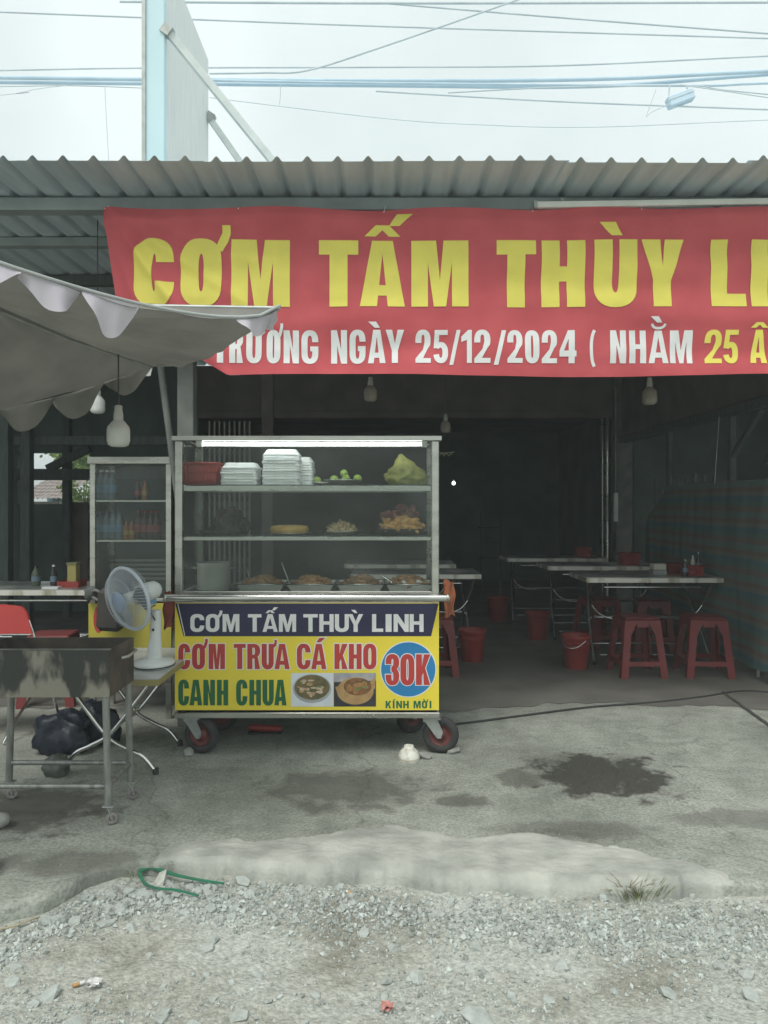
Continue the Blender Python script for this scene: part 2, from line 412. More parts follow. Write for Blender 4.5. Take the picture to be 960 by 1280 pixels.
def concrete_mat(stains):
    m = bpy.data.materials.new('worn_concrete'); m.use_nodes = True; t = m.node_tree; b = t.nodes['Principled BSDF']
    L = t.links.new; N = t.nodes.new
    tcn = N('ShaderNodeTexCoord')
    n1 = N('ShaderNodeTexNoise'); n1.inputs['Scale'].default_value = .9; n1.inputs['Detail'].default_value = 9; n1.inputs['Roughness'].default_value = .62
    n2 = N('ShaderNodeTexNoise'); n2.inputs['Scale'].default_value = 70; n2.inputs['Detail'].default_value = 10; n2.inputs['Roughness'].default_value = .7
    n3 = N('ShaderNodeTexNoise'); n3.inputs['Scale'].default_value = 7; n3.inputs['Detail'].default_value = 12; n3.inputs['Roughness'].default_value = .68
    for n in (n1, n2, n3): L(tcn.outputs['Object'], n.inputs['Vector'])
    r1 = N('ShaderNodeValToRGB'); e = r1.color_ramp.elements
    e[0].position = .33; e[0].color = (.23, .24, .215, 1); e[1].position = .66; e[1].color = (.46, .475, .435, 1); q_ = e.new(.5); q_.color = (.355, .37, .335, 1)
    L(n1.outputs['Fac'], r1.inputs['Fac'])
    r2 = N('ShaderNodeValToRGB'); e = r2.color_ramp.elements
    e[0].position = .36; e[0].color = (.52, .53, .5, 1); e[1].position = .60; e[1].color = (1.1, 1.1, 1.08, 1)
    L(n2.outputs['Fac'], r2.inputs['Fac'])
    mu = N('ShaderNodeMix'); mu.data_type = 'RGBA'; mu.blend_type = 'MULTIPLY'; mu.inputs[0].default_value = .8
    L(r1.outputs[0], mu.inputs[6]); L(r2.outputs[0], mu.inputs[7])
    # mottling at middle scale and hairline cracks
    r4 = N('ShaderNodeValToRGB'); e = r4.color_ramp.elements; e[0].position = .36; e[0].color = (.70, .71, .68, 1); e[1].position = .62; e[1].color = (1.12, 1.12, 1.1, 1); L(n3.outputs['Fac'], r4.inputs['Fac'])
    m4 = N('ShaderNodeMix'); m4.data_type = 'RGBA'; m4.blend_type = 'MULTIPLY'; m4.inputs[0].default_value = .75; L(mu.outputs[2], m4.inputs[6]); L(r4.outputs[0], m4.inputs[7])
    dn = N('ShaderNodeTexNoise'); dn.inputs['Scale'].default_value = 3.5; dn.inputs['Detail'].default_value = 8; L(tcn.outputs['Object'], dn.inputs['Vector'])
    dm = N('ShaderNodeMix'); dm.data_type = 'RGBA'; dm.blend_type = 'LINEAR_LIGHT'; dm.inputs[0].default_value = .28; L(tcn.outputs['Object'], dm.inputs[6]); L(dn.outputs['Color'], dm.inputs[7])
    vc = N('ShaderNodeTexVoronoi'); vc.feature = 'DISTANCE_TO_EDGE'; vc.inputs['Scale'].default_value = .55; L(dm.outputs[2], vc.inputs['Vector'])
    rc = N('ShaderNodeValToRGB'); e = rc.color_ramp.elements; e[0].position = .0; e[0].color = (.34, .34, .32, 1); e[1].position = .006; e[1].color = (1, 1, 1, 1); L(vc.outputs['Distance'], rc.inputs['Fac'])
    m5 = N('ShaderNodeMix'); m5.data_type = 'RGBA'; m5.blend_type = 'MULTIPLY'; m5.inputs[0].default_value = .42; L(m4.outputs[2], m5.inputs[6]); L(rc.outputs[0], m5.inputs[7]); mu = m5
    sep = N('ShaderNodeSeparateXYZ'); L(tcn.outputs['Object'], sep.inputs[0])
    def mth(op, a, bb=None):
        n = N('ShaderNodeMath'); n.operation = op
        for i, q in enumerate((a, bb)):
            if q is None: continue
            if isinstance(q, (int, float)): n.inputs[i].default_value = q
            else: L(q, n.inputs[i])
        return n.outputs[0]
    col = mu.outputs[2]; rough = None
    tot = None
    for (cx, cy, rx, ry, st) in stains:
        dx = mth('DIVIDE', mth('SUBTRACT', sep.outputs[0], cx), rx); dy = mth('DIVIDE', mth('SUBTRACT', sep.outputs[1], cy), ry)
        d = mth('SQRT', mth('ADD', mth('MULTIPLY', dx, dx), mth('MULTIPLY', dy, dy)))
        q = mth('SUBTRACT', 1.16, d); q = mth('ADD', q, mth('MULTIPLY', mth('SUBTRACT', n3.outputs['Fac'], .5), 3.4))
        mr = N('ShaderNodeMapRange'); mr.inputs[1].default_value = .0; mr.inputs[2].default_value = .45; mr.inputs[3].default_value = 0; mr.inputs[4].default_value = st
        L(q, mr.inputs[0]); mr = type('o', (), {'outputs': [mth('MULTIPLY', mr.outputs[0], mth('MULTIPLY_ADD', n2.outputs['Fac'], .9))]}); mr.outputs[0].node.inputs[1].links[0].from_node.inputs[2].default_value = .50; tot = mr.outputs[0] if tot is None else mth('MAXIMUM', tot, mr.outputs[0])
    mx2 = N('ShaderNodeMix'); mx2.data_type = 'RGBA'; L(tot, mx2.inputs[0]); L(col, mx2.inputs[6]); mx2.inputs[7].default_value = (.050, .048, .040, 1)
    L(mx2.outputs[2], b.inputs['Base Color'])
    rr = N('ShaderNodeMapRange'); rr.inputs[3].default_value = .82; rr.inputs[4].default_value = .42; L(tot, rr.inputs[0]); L(rr.outputs[0], b.inputs['Roughness'])
    b.inputs['Specular IOR Level'].default_value = .35
    bp = N('ShaderNodeBump'); bp.inputs['Strength'].default_value = .55; bp.inputs['Distance'].default_value = .008
    ad = N('ShaderNodeMath'); ad.operation = 'ADD'; L(n2.outputs['Fac'], ad.inputs[0]); L(n3.outputs['Fac'], ad.inputs[1])
    L(ad.outputs[0], bp.inputs['Height']); L(bp.outputs[0], b.inputs['Normal'])
    return m

# ------------------------------------------------------------------ ground and floor
def axis(a, b, st, far0, far1):
    q = []; x = a
    while x < b: q.append(x); x += st
    q.append(b); k = st
    lo = []; x = a
    while x > far0: k *= 1.6; x = max(far0, x - k); lo.append(x)
    k = st; hi = []; x = b
    while x < far1: k *= 1.6; x = min(far1, x + k); hi.append(x)
    return lo[::-1] + q + hi
def gz(x, y):                            # height of the rough ground
    near = max(0.0, min(1.0, (3.6 - y) / .4)) * max(0, min(1, (y + 6) / 6)) * max(0, min(1, (8 - abs(x)) / 4))
    n = noise.fractal(Vector((x * 1.5, y * 1.5, 3.1)), 1.0, 2.0, 3) * .022 + noise.fractal(Vector((x * 11, y * 11, 7.7)), .9, 2.1, 4) * .008
    bank = .004 * math.exp(-max(0, tab(EDGE, x) - y) / .16) * near if y < 3.4 else 0
    return -.062 + n * near + .012 * math.sin(x * 1.3 + 1) * near + bank
EDGE = [(-9, 2.55), (-1.42, 2.62), (-1.22, 2.74), (-1.13, 2.92), (-.98, 3.01), (-.59, 3.0), (-.24, 2.96), (0, 2.93), (.36, 2.87), (.65, 2.83), (1.13, 2.85), (1.42, 2.82), (9, 2.85)]
LIPT = [(-1.0, 3.06), (-.80, 3.14), (-.5, 3.24), (-.2, 3.31), (.1, 3.34), (.35, 3.28), (.6, 3.30), (.8, 3.20), (1.0, 3.12), (1.2, 3.02), (1.4, 2.90)]
def tab(T, x):
    for (a, p), (b, q) in zip(T, T[1:]):
        if x <= b: return p + (q - p) * max(0, (x - a) / (b - a))
    return T[-1][1]
def slab_edge(x):                        # broken front edge of the concrete floor
    return tab(EDGE, x) + .035 * noise.noise(Vector((x * 6, 1.2, 0))) + .02 * noise.noise(Vector((x * 19, 2.2, 0)))
xs = axis(-2.2, 2.2, .014, -220, 220); ys = axis(1.75, 3.15, .012, -220, 260)
mb = MB(); nx = len(xs)
mb.add([(x, y, gz(x, y)) for y in ys for x in xs], [(j * nx + i, j * nx + i + 1, (j + 1) * nx + i + 1, (j + 1) * nx + i) for j in range(len(ys) - 1) for i in range(nx - 1)], True)
gmat = ground_mat()
ground = mb.build('ground', gmat, origin=(0, 0, 0)); tag(ground, 'pale grey gravelly dirt ground in front of the concrete floor', 'ground', kind='structure')

sc1, sc2, sc3 = G(752, 968), G(430, 985), G(575, 1003)
cmat = concrete_mat([(sc1.x, sc1.y, .36, .34, .93), (sc2.x, sc2.y, .42, .26, .62), (sc3.x, sc3.y + .02, .13, .10, .62), (sc1.x - .42, sc1.y - .05, .12, .12, .6),
                     (G(30, 1010).x, G(30, 1010).y, .38, .30, .75), (-1.2, 3.0, .3, .12, .5), (.8, 3.3, .35, .09, .45), (1.6, 3.42, .35, .10, .45)])
def floor_z(x, y): return .006 * noise.noise(Vector((x * 1.7, y * 1.7, 9))) + .003 * noise.noise(Vector((x * 9, y * 9, 2))) * max(0, min(1, (4.2 - y) / .5))
fx = axis(-2.1, 2.1, .022, -9, 9); mb = MB()
rows = [0, .012, .03, .06, .1, .15, .2, .26, .33, .4, .5, .6, .75, .9, 1.1, 1.4, 1.8, 2.4, 3.2, 4.5, 6.5, 9, 14.5]
vs = [(x, slab_edge(x) + .02, -.12) for x in fx]
for r in rows:
    for x in fx:
        y = slab_edge(x) * max(0, 1 - r / 1.4) + 2.86 * min(1, r / 1.4) + r
        z = floor_z(x, y) * (1 if y < 4.1 else 0) - (.016 * (1 - r / .03) if r < .03 else 0)
        vs.append((x, y, z))
n = len(fx)
mb.add(vs, [(j * n + i, j * n + i + 1, (j + 1) * n + i + 1, (j + 1) * n + i) for j in range(len(rows)) for i in range(n - 1)], True)
flo = mb.build('concrete_floor', cmat, origin=(0, 0, 0)); tag(flo, 'worn grey concrete floor with dark wet stains', 'floor', kind='structure')

inm = mat('indoor_floor', (.20, .19, .17), (.135, .13, .115), scale=2.2, rough=.7, bump=.15, bscale=20, detail=9)  # separate sheet, darker and browner than the front slab
mb = MB(); mb.grid(lambda u, v: Vector((-7 + 14 * u, 5.28 + (.25 * noise.noise(Vector((u * 9, 0, 3))) + .12 * noise.noise(Vector((u * 40, 0, 3))) + .06 * noise.noise(Vector((u * 130, 0, 5)))) * (1 - v) + 8.85 * v, .004)), 420, 6); tag(mb.build('indoor_floor', inm, origin=(0, 0, 0)), 'darker brown floor under the roof', 'floor', kind='structure')

# pale cement lip smeared along the front of the floor
lipm = mat('pale_cement', (.49, .495, .445), (.30, .31, .28), scale=6, rough=.92, bump=.35, bscale=70, detail=12, bdist=.015)
def lip(u, v):
    x = -.95 + 2.30 * u
    env = min(1, math.sin(math.pi * min(1, max(0, u))) * 2.2 + .0)
    wv = noise.noise(Vector((x * 3.1, .4, 1))) * .05 + noise.noise(Vector((x * 13, .7, 4))) * .035 + noise.noise(Vector((x * 40, .7, 4))) * .02
    wb = noise.noise(Vector((x * 2.3, 8.4, 1))) * .07 + noise.noise(Vector((x * 9, 3.7, 4))) * .05 + noise.noise(Vector((x * 31, 3.7, 4))) * .025
    e = slab_edge(x)
    y0 = e - .03 * env + wv * .5; y1 = max(y0 + .03, tab(LIPT, x) + wb * .8)
    y = y0 + (y1 - y0) * v
    edge = min(1, min(v, 1 - v) * 7) * min(1, min(u, 1 - u) * 14)
    z = -.012 + .024 * edge + .008 * noise.fractal(Vector((x * 4, y * 6, 3)), .9, 2, 4) * edge + .003 * noise.noise(Vector((x * 26, y * 40, 3))) * edge + .010 * math.sin(v * 3.1) * edge
    if v < .04: z = -.09 + (z + .09) * (v / .04) ** .35
    return (x, y, z)
mb = MB().grid(lip, 300, 48); tag(mb.build('cement_kerb', lipm, origin=(0, 0, 0)), 'pale cement lip along the broken front of the floor', 'kerb', kind='structure')

# gravel: thousands of loose chips (one mass) and the larger stones one by one
def stone_verts(c, r, sq, rnd):
    return None
ICO = bmesh.new(); bmesh.ops.create_icosphere(ICO, subdivisions=1, radius=1); ICO.verts.index_update()
IV = [v.co.copy() for v in ICO.verts]; IF = [[v.index for v in f.verts] for f in ICO.faces]; ICO.free()
def chip(mb, c, r, sq, fl=.35):
    e = Euler((random.uniform(-.5, .5), random.uniform(-.5, .5), random.random() * 6.3)).to_matrix()
    jit = [1 + random.uniform(-fl, fl) for _ in IV]
    mb.add([Vector(c) + e @ Vector((p.x * sq[0] * j, p.y * sq[1] * j, p.z * sq[2] * j)) * r for p, j in zip(IV, jit)], IF)
def chip20(mb, c, r):
    e = Euler((random.random() * 6, random.random() * 6, random.random() * 6)).to_matrix()
    ps = [(1, 0, 0), (-1, 0, 0), (0, 1, 0), (0, -1, 0), (0, 0, 1), (0, 0, -1)]
    vs = [Vector(c) + e @ (Vector(p) * r * random.uniform(.45, 1.15)) for p in ps]
    mb.add(vs, [(0, 2, 4), (2, 1, 4), (1, 3, 4), (3, 0, 4), (2, 0, 5), (1, 2, 5), (3, 1, 5), (0, 3, 5)])
def stone_mat(name, a, b):
    m = mat(name, a, b, scale=30, rough=.9, bump=.3, bscale=90)
    t = m.node_tree; bs = t.nodes['Principled BSDF']; src = bs.inputs['Base Color'].links[0].from_socket
    g = t.nodes.new('ShaderNodeNewGeometry'); rp = t.nodes.new('ShaderNodeValToRGB'); rp.color_ramp.elements[0].color = (.62, .63, .6, 1); rp.color_ramp.elements[1].color = (1.25, 1.25, 1.22, 1)
    mxx = t.nodes.new('ShaderNodeMix'); mxx.data_type = 'RGBA'; mxx.blend_type = 'MULTIPLY'; mxx.inputs[0].default_value = 1
    t.links.new(g.outputs['Random Per Island'], rp.inputs['Fac']); t.links.new(src, mxx.inputs[6]); t.links.new(rp.outputs[0], mxx.inputs[7]); t.links.new(mxx.outputs[2], bs.inputs['Base Color'])
    return m
chipm = stone_mat('gravel_chips', (.52, .555, .54), (.36, .385, .37))
mb = MB(); k = 0
while k < 24000:
    y = 1.8 + 1.25 * random.random(); x = random.uniform(-.62, .62) * y + random.gauss(0, .05)
    if y > slab_edge(x) - .03: continue
    band = math.exp(-((y - slab_edge(x) + .22) / .14) ** 2)
    dens = .34 + .8 * noise.noise(Vector((x * 2.2, y * 2.2, 4))) + .75 * band
    if random.random() > dens: continue
    r = min(.014, .0018 + random.expovariate(1 / .0018) * (1 + 1.3 * band))
    chip20(mb, (x, y, gz(x, y) + r * .3), r); k += 1
for _ in range(260):                     # crumbs on the worn edge of the floor
    y = random.uniform(2.8, 3.35); x = random.uniform(-.52, .52) * y
    if y < slab_edge(x) + .03: continue
    r = random.uniform(.0012, .0036); chip20(mb, (x, y, floor_z(x, y) + r * .4 + .006), r)
tag(mb.build('gravel', chipm, origin=(0, 0, 0)), 'loose grey gravel chips scattered over the dirt', 'gravel', kind='stuff')

stm = stone_mat('loose_stone', (.49, .52, .50), (.37, .395, .38))
BIG = [(520, 1215, .030, (1.2, .9, .5)), (490, 1180, .020, (1, 1, .8)), (300, 1265, .03, (1.3, 1, .6)), (835, 1238, .034, (1.3, .8, .5)), (640, 1240, .022, (1, .9, .6)), (700, 1205, .026, (1.2, 1, .5)),
       (60, 1240, .034, (1.4, .9, .5)), (110, 1120, .026, (1.2, 1, .7)), (160, 1112, .024, (1, 1, .8)), (135, 1130, .022, (1.2, .8, .6)), (260, 1181, .022, (1, 1, .8)), (322, 1214, .020, (1.2, .8, .6)),
       (925, 1116, .022, (1, 1, .9)), (755, 1128, .02, (1.1, 1, .8)), (550, 1142, .024, (1.3, .9, .5)), (425, 1110, .022, (1.1, .9, .6)), (600, 1270, .045, (1.4, 1, .35)), (820, 1120, .016, (1.1, 1, .7)),
       (865, 1120, .015, (1, 1, .7)), (480, 1240, .016, (1.2, 1, .6)), (230, 1140, .022, (1.3, 1, .5)), (310, 1120, .02, (1.2, 1, .6)), (395, 1240, .018, (1, 1, .6)), (740, 1170, .018, (1, 1, .6)),
       (900, 1205, .022, (1.2, 1, .5)), (20, 1205, .02, (1, 1, .6)), (190, 1105, .022, (1.2, .9, .7)), (205, 1262, .022, (1.3, 1, .5)), (560, 1100, .014, (1, 1, .6)), (665, 1190, .014, (1, 1, .7))]
named = {0: 'flat pale square stone in the middle of the foreground gravel', 3: 'long flat grey stone in the lower right gravel', 4: 'angular pale stone between the grey ones in the gravel',
         16: 'broad flat stone half buried at the bottom edge of the photo', 1: 'small dark grey cube of stone in the gravel below the green strap', 12: 'round white stone at the right end of the cement lip'}
def sink(x, y, r): return gz(x, y) + r * .25
for i, (px, py, r, sq) in enumerate(BIG):
    g = G(px, py, -.05); mb = MB(); chip(mb, (g.x, g.y, sink(g.x, g.y, r * sq[2])), r, sq, .22)
    o = mb.build('stone', stm)
    tag(o, named.get(i, 'loose grey stone lying in the gravel of the foreground'), 'stone', 'loose stones on the gravel')
for _ in range(90):
    y = 1.85 + 1.0 * random.random(); x = random.uniform(-.55, .55) * y
    if y > slab_edge(x) - .05: continue
    r = .008 + .022 * random.random() ** 2; mb = MB(); sq = (random.uniform(.9, 1.4), 1, random.uniform(.45, .8)); chip(mb, (x, y, sink(x, y, r * .5)), r, sq, .25)
    tag(mb.build('stone', stm), 'loose grey stone lying in the gravel of the foreground', 'stone', 'loose stones on the gravel')

for k in range(85):                      # rubble along the broken edge
    px = random.choice([random.uniform(85, 330), random.uniform(85, 330), random.uniform(330, 720)]); x = XP(px, 2.8); y = slab_edge(x) - abs(random.gauss(.10, .08)) - .03
    r = random.uniform(.009, .026) if px < 330 else random.uniform(.008, .016); sq = (random.uniform(.9, 1.5), 1, random.uniform(.5, .85)); mb = MB(); chip(mb, (x, y, gz(x, y) + r * sq[2] * .35), r, sq, .28)
    tag(mb.build('concrete_chunk', stm), 'loose piece of broken concrete rubble along the edge of the floor', 'rubble', 'rubble along the broken floor edge')
# ------------------------------------------------------------------ the shop building
shop = thing('shop_building', 'open fronted shop under a corrugated metal roof with dark interior', 'building', (0, 7, 0))
EY, RZ = 4.24, 3.29                      # eave distance and height
pitch = .168; per = 6
def roof_prof(t):                        # one rib every pitch
    t = (t % 1.0)
    c = abs(t - .5)
    if c < .20: return .030 * (.5 + .5 * math.cos(math.pi * c / .20))
    return 0.0
samp = [0, .15, .30, .35, .40, .45, .5, .55, .60, .65, .70, .85]
k = 0; x = -7.06
while x < 7.2:
    z = RZ + random.uniform(-.004, .004); ey = EY + random.uniform(-.02, .012); tilt = random.uniform(-.0015, .0015)
    vs = []; cols = [(i + q) for i in range(per) for q in samp] + [per + .12]
    mb = MB()
    for yy, dz in ((ey, 0), (6.5, .0), (10.6, .02)):
        for c in cols: vs.append((x + c * pitch, yy, z + roof_prof(c) + dz + tilt * c + .004 * (k % 2)))
    n = len(cols); fs = [(j * n + i, j * n + i + 1, (j + 1) * n + i + 1, (j + 1) * n + i) for j in range(2) for i in range(n - 1)]
    mb.add(vs, fs, True)
    top = [(a, b, c + .0012) for a, b, c in vs]; mb.add(top, [q[::-1] for q in fs], True)
    mb.add(vs[:n] + top[:n], [(i, i + n, i + n + 1, i + 1) for i in range(n - 1)])
    mb.build('roof_sheet', roofm, shop); x += per * pitch; k += 1
def sbox(name, m, x0, x1, y0, y1, z0, z1, bev=.004): return MB().box(x0, x1, y0, y1, z0, z1).build(name, m, shop, bevel=bev)
sbox('front_beam', beamm, -7, 7, 4.70, 4.80, ZP(262, 4.7), RZ - .012)
sbox('beam', beamm, -7, 7, 5.42, 5.50, 3.225, 3.285)
for yy in (6.3, 7.2, 8.1, 9.0): sbox('beam', darkm, -7, 7, yy, yy + .08, 3.20, 3.28)
sbox('column', colm, XP(223, 4.85), XP(243, 4.85), 4.82, 4.92, 0, 3.2)
sbox('column', colm, -6.9, -6.75, 4.82, 4.95, 0, 3.2)
sbox('column', colm, 4.0, 4.15, 4.82, 4.95, 0, 3.2)
BW = 10.0
sbox('column', colm, XP(766, BW), XP(786, BW), BW - .16, BW, 0, 3.2)
sbox('column', brownw, XP(327, 8.4), XP(341, 8.4), 8.4, 8.52, 0, 3.2)
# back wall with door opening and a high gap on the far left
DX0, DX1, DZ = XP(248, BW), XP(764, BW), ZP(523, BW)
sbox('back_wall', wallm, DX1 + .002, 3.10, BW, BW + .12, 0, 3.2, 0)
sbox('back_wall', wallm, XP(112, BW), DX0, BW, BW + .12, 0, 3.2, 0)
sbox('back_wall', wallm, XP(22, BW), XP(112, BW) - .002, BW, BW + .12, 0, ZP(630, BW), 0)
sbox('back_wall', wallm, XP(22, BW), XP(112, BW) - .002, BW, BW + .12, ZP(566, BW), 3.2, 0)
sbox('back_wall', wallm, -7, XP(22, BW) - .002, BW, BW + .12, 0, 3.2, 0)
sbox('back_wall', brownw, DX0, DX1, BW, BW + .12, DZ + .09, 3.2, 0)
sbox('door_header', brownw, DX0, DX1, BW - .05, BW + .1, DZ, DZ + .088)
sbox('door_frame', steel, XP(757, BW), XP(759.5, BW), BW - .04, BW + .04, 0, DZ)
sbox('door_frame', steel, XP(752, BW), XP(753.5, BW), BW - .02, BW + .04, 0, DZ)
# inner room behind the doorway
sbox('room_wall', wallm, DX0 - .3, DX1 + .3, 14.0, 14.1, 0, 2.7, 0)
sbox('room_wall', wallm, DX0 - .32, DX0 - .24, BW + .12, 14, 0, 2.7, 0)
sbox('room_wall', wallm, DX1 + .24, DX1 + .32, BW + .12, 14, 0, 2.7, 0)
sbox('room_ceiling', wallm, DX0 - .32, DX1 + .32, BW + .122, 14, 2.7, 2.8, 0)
# side walls
SX = 3.05
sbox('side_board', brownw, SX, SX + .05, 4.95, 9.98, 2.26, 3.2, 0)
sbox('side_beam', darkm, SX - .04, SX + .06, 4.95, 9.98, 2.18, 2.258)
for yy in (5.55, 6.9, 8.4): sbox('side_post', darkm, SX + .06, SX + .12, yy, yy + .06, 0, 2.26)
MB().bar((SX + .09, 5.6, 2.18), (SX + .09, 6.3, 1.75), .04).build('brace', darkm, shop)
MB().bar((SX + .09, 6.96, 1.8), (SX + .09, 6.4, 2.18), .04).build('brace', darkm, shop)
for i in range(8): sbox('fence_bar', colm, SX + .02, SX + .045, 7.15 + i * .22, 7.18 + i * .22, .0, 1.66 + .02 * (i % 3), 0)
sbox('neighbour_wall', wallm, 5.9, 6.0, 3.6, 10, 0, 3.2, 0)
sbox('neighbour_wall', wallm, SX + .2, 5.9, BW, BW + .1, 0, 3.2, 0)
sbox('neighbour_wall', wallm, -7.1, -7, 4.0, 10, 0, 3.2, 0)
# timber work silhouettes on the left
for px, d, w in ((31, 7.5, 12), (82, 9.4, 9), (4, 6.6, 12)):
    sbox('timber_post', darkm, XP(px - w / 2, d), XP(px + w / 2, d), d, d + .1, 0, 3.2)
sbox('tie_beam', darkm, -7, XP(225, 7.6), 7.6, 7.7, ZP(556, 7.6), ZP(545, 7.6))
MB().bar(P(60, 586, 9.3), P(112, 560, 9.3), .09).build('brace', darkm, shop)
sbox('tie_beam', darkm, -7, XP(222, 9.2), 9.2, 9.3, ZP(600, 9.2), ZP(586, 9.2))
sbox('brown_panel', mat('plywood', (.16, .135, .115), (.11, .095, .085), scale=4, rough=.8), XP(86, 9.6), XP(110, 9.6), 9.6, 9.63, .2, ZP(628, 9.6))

# folding lattice gate at the left of the doorway
gate = thing('folding_gate', 'folded grey steel lattice gate at the left side of the doorway', 'gate', (XP(285, 9.85), 9.85, 0))
gm = mat('gate_paint', (.36, .37, .345), (.28, .29, .27), rough=.5, metal=.2)
x0, x1 = XP(262, 9.85), XP(312, 9.85); nb = 9
for i in range(nb):
    x = x0 + (x1 - x0) * i / (nb - 1); MB().box(x - .011, x + .011, 9.84, 9.86, .02, 2.46).build('gate_bar', gm, gate)
lat = MB(); st = (x1 - x0) / (nb - 1)
for zc in (.5, .62, 1.22, 1.34, 1.46, 2.0, 2.12):
    for i in range(nb - 1):
        a = x0 + st * i
        lat.bar((a, 9.865, zc), (a + st, 9.865, zc + .12), .010, .003); lat.bar((a, 9.868, zc + .12), (a + st, 9.868, zc), .010, .003)
lat.build('lattice', gm, gate)

# ------------------------------------------------------------------ what shows through the gap at the back left
hut = thing('tiled_house', 'small neighbouring house with weathered grey tile roof seen through the gap', 'house', (XP(52, 15), 15.5, 0))
MB().box(XP(20, 15), XP(74, 15), 15.0, 17.5, 0, ZP(627, 15)).build('wall', mat('hut_wall', (.16, .15, .13)), hut)
tm = mat('clay_tile', (.36, .31, .28), (.22, .19, .18), scale=9, rough=.85)
for rr in range(6):
    for cc in range(10):
        xx = XP(20, 15) + cc * .092; yy = 14.9 + rr * .22; zz = ZP(625, 15) + rr * .066
        vs = []
        for j in range(2):
            for i in range(5):
                a = math.pi * i / 4; vs.append((xx + .046 - .046 * math.cos(a), yy + j * .25, zz + j * .075 + .03 * math.sin(a) + (.012 if j == 0 else 0)))
        MB().add(vs, [(i, i + 1, i + 6, i + 5) for i in range(4)], True).build('roof_tile', tm, hut)
blue = thing('blue_tank', 'pale blue plastic water tank beside the tiled house', 'tank', (XP(77, 16), 16, 0))
bt = mat('blue_tank_plastic', (.32, .58, .66), (.26, .50, .58), rough=.4)
MB().lathe([(.26, 0), (.28, .1), (.28, 1.5), (.26, 1.62), (.12, 1.70), (.12, 1.76), (0, 1.77)], 24, Matrix.Translation((XP(77, 16), 16, 0))).build('tank_body', bt, blue)
for zz in (.5, .9, 1.3): MB().lathe([(.29, zz), (.295, zz + .02), (.29, zz + .04)], 24, Matrix.Translation((XP(77, 16), 16, 0)), capb=False, capt=False).build('hoop', bt, blue)
leafm = mat('leaf', (.16, .24, .045), (.07, .13, .03), scale=3, rough=.6)
stemm = mat('stem', (.10, .08, .05), rough=.9)
def bush(name, label, c, rx, rz_, n, trunk_h, cat='bush', ls=.05):
    t = thing(name, label, cat, (c[0], c[1], 0))
    m = MB()
    for a in range(7):
        an = a * .9; m.tube([(c[0], c[1], 0), (c[0] + .1 * math.cos(an), c[1] + .1 * math.sin(an), trunk_h * .6), (c[0] + rx * .7 * math.cos(an), c[1] + rx * .7 * math.sin(an), c[2] + rz_ * .3 * math.sin(a))], [.03, .02, .008], 5)
    m.build('trunk', stemm, t); m = MB()
    for i in range(n):
        cl = random.Random(i % 23 + 5); d = Vector((cl.gauss(0, .5), cl.gauss(0, .5), cl.gauss(0, .5)))
        p = Vector(c) + Vector((d.x * rx, d.y * rx, d.z * rz_)) + Vector((random.gauss(0, .16) * rx, random.gauss(0, .16) * rx, random.gauss(0, .16) * rz_))
        e = Euler((random.random() * 6, random.random() * 6, random.random() * 6)).to_matrix(); l = ls * random.uniform(.7, 1.4)
        m.add([p, p + e @ Vector((l * .35, l * .5, 0)), p + e @ Vector((0, l, .01)), p + e @ Vector((-l * .35, l * .5, 0))], [(0, 1, 2, 3)])
    m.build('crown', leafm, t); return t
bush('shrub', 'leafy green shrub outside the gap beside the blue tank', (XP(98, 14), 14, ZP(618, 14)), .28, .32, 900, 1.2)
bush('tree', 'taller green tree showing in the upper corner of the gap', (XP(103, 17), 17, ZP(578, 17)), .55, .5, 1800, 1.8, 'tree', .09)

# ------------------------------------------------------------------ roof sign, braces and overhead cables
sb = thing('roof_signboard', 'tall faded signboard standing on the roof, pale blue edge towards the street', 'signboard', (XP(205, 5.5), 6.2, 3.2))
fx0, fx1 = XP(180, 5.5), XP(205.5, 5.5)
facem = mat('faded_sign_face', (.80, .80, .76), (.68, .70, .70), scale=9, rough=.6, stretch=(1, 4, .35), lo=.3, hi=.6)
MB().box(fx0, fx1, 5.5, 5.56, 3.335, 5.45).build('edge_panel', mat('pale_blue_paint', (.60, .78, .82), (.54, .72, .76), scale=4, rough=.6, stretch=(1, 1, .4)), sb, bevel=.006)
MB().box(fx0 + .01, fx1 - .004, 5.562, 6.9, 3.335, 5.39).build('side_panel', facem, sb, bevel=.006)
MB().box(fx0 - .012, fx0 + .014, 5.485, 5.499, 3.335, 5.45).build('edge_trim', galv, sb)
brm = mat('brace_paint', (.66, .70, .68), (.56, .60, .58), rough=.5)
br = thing('sign_brace', 'long pale steel strut from the sign top down to the roof', 'strut', (-.286, 5.8, 3.3), 'struts holding the roof sign')
MB().bar(P(210, 40, 5.53), (-.286, 5.8, 3.3), .05).build('strut_tube', brm, br)
MB().cbox(P(209, 39, 5.52), .07, .07, .07, (0, .6, 0)).build('bracket', galv, br)
br = thing('sign_brace', 'short pale steel strut behind the sign, nearer its rear edge', 'strut', (-.46, 7.0, 3.3), 'struts holding the roof sign')
MB().bar(P(262, 148, 6.86), (-.46, 7.0, 3.3), .05).build('strut_tube', brm, br)
MB().cbox(P(263, 147, 6.86), .07, .07, .07, (0, .6, 0)).build('bracket', galv, br)

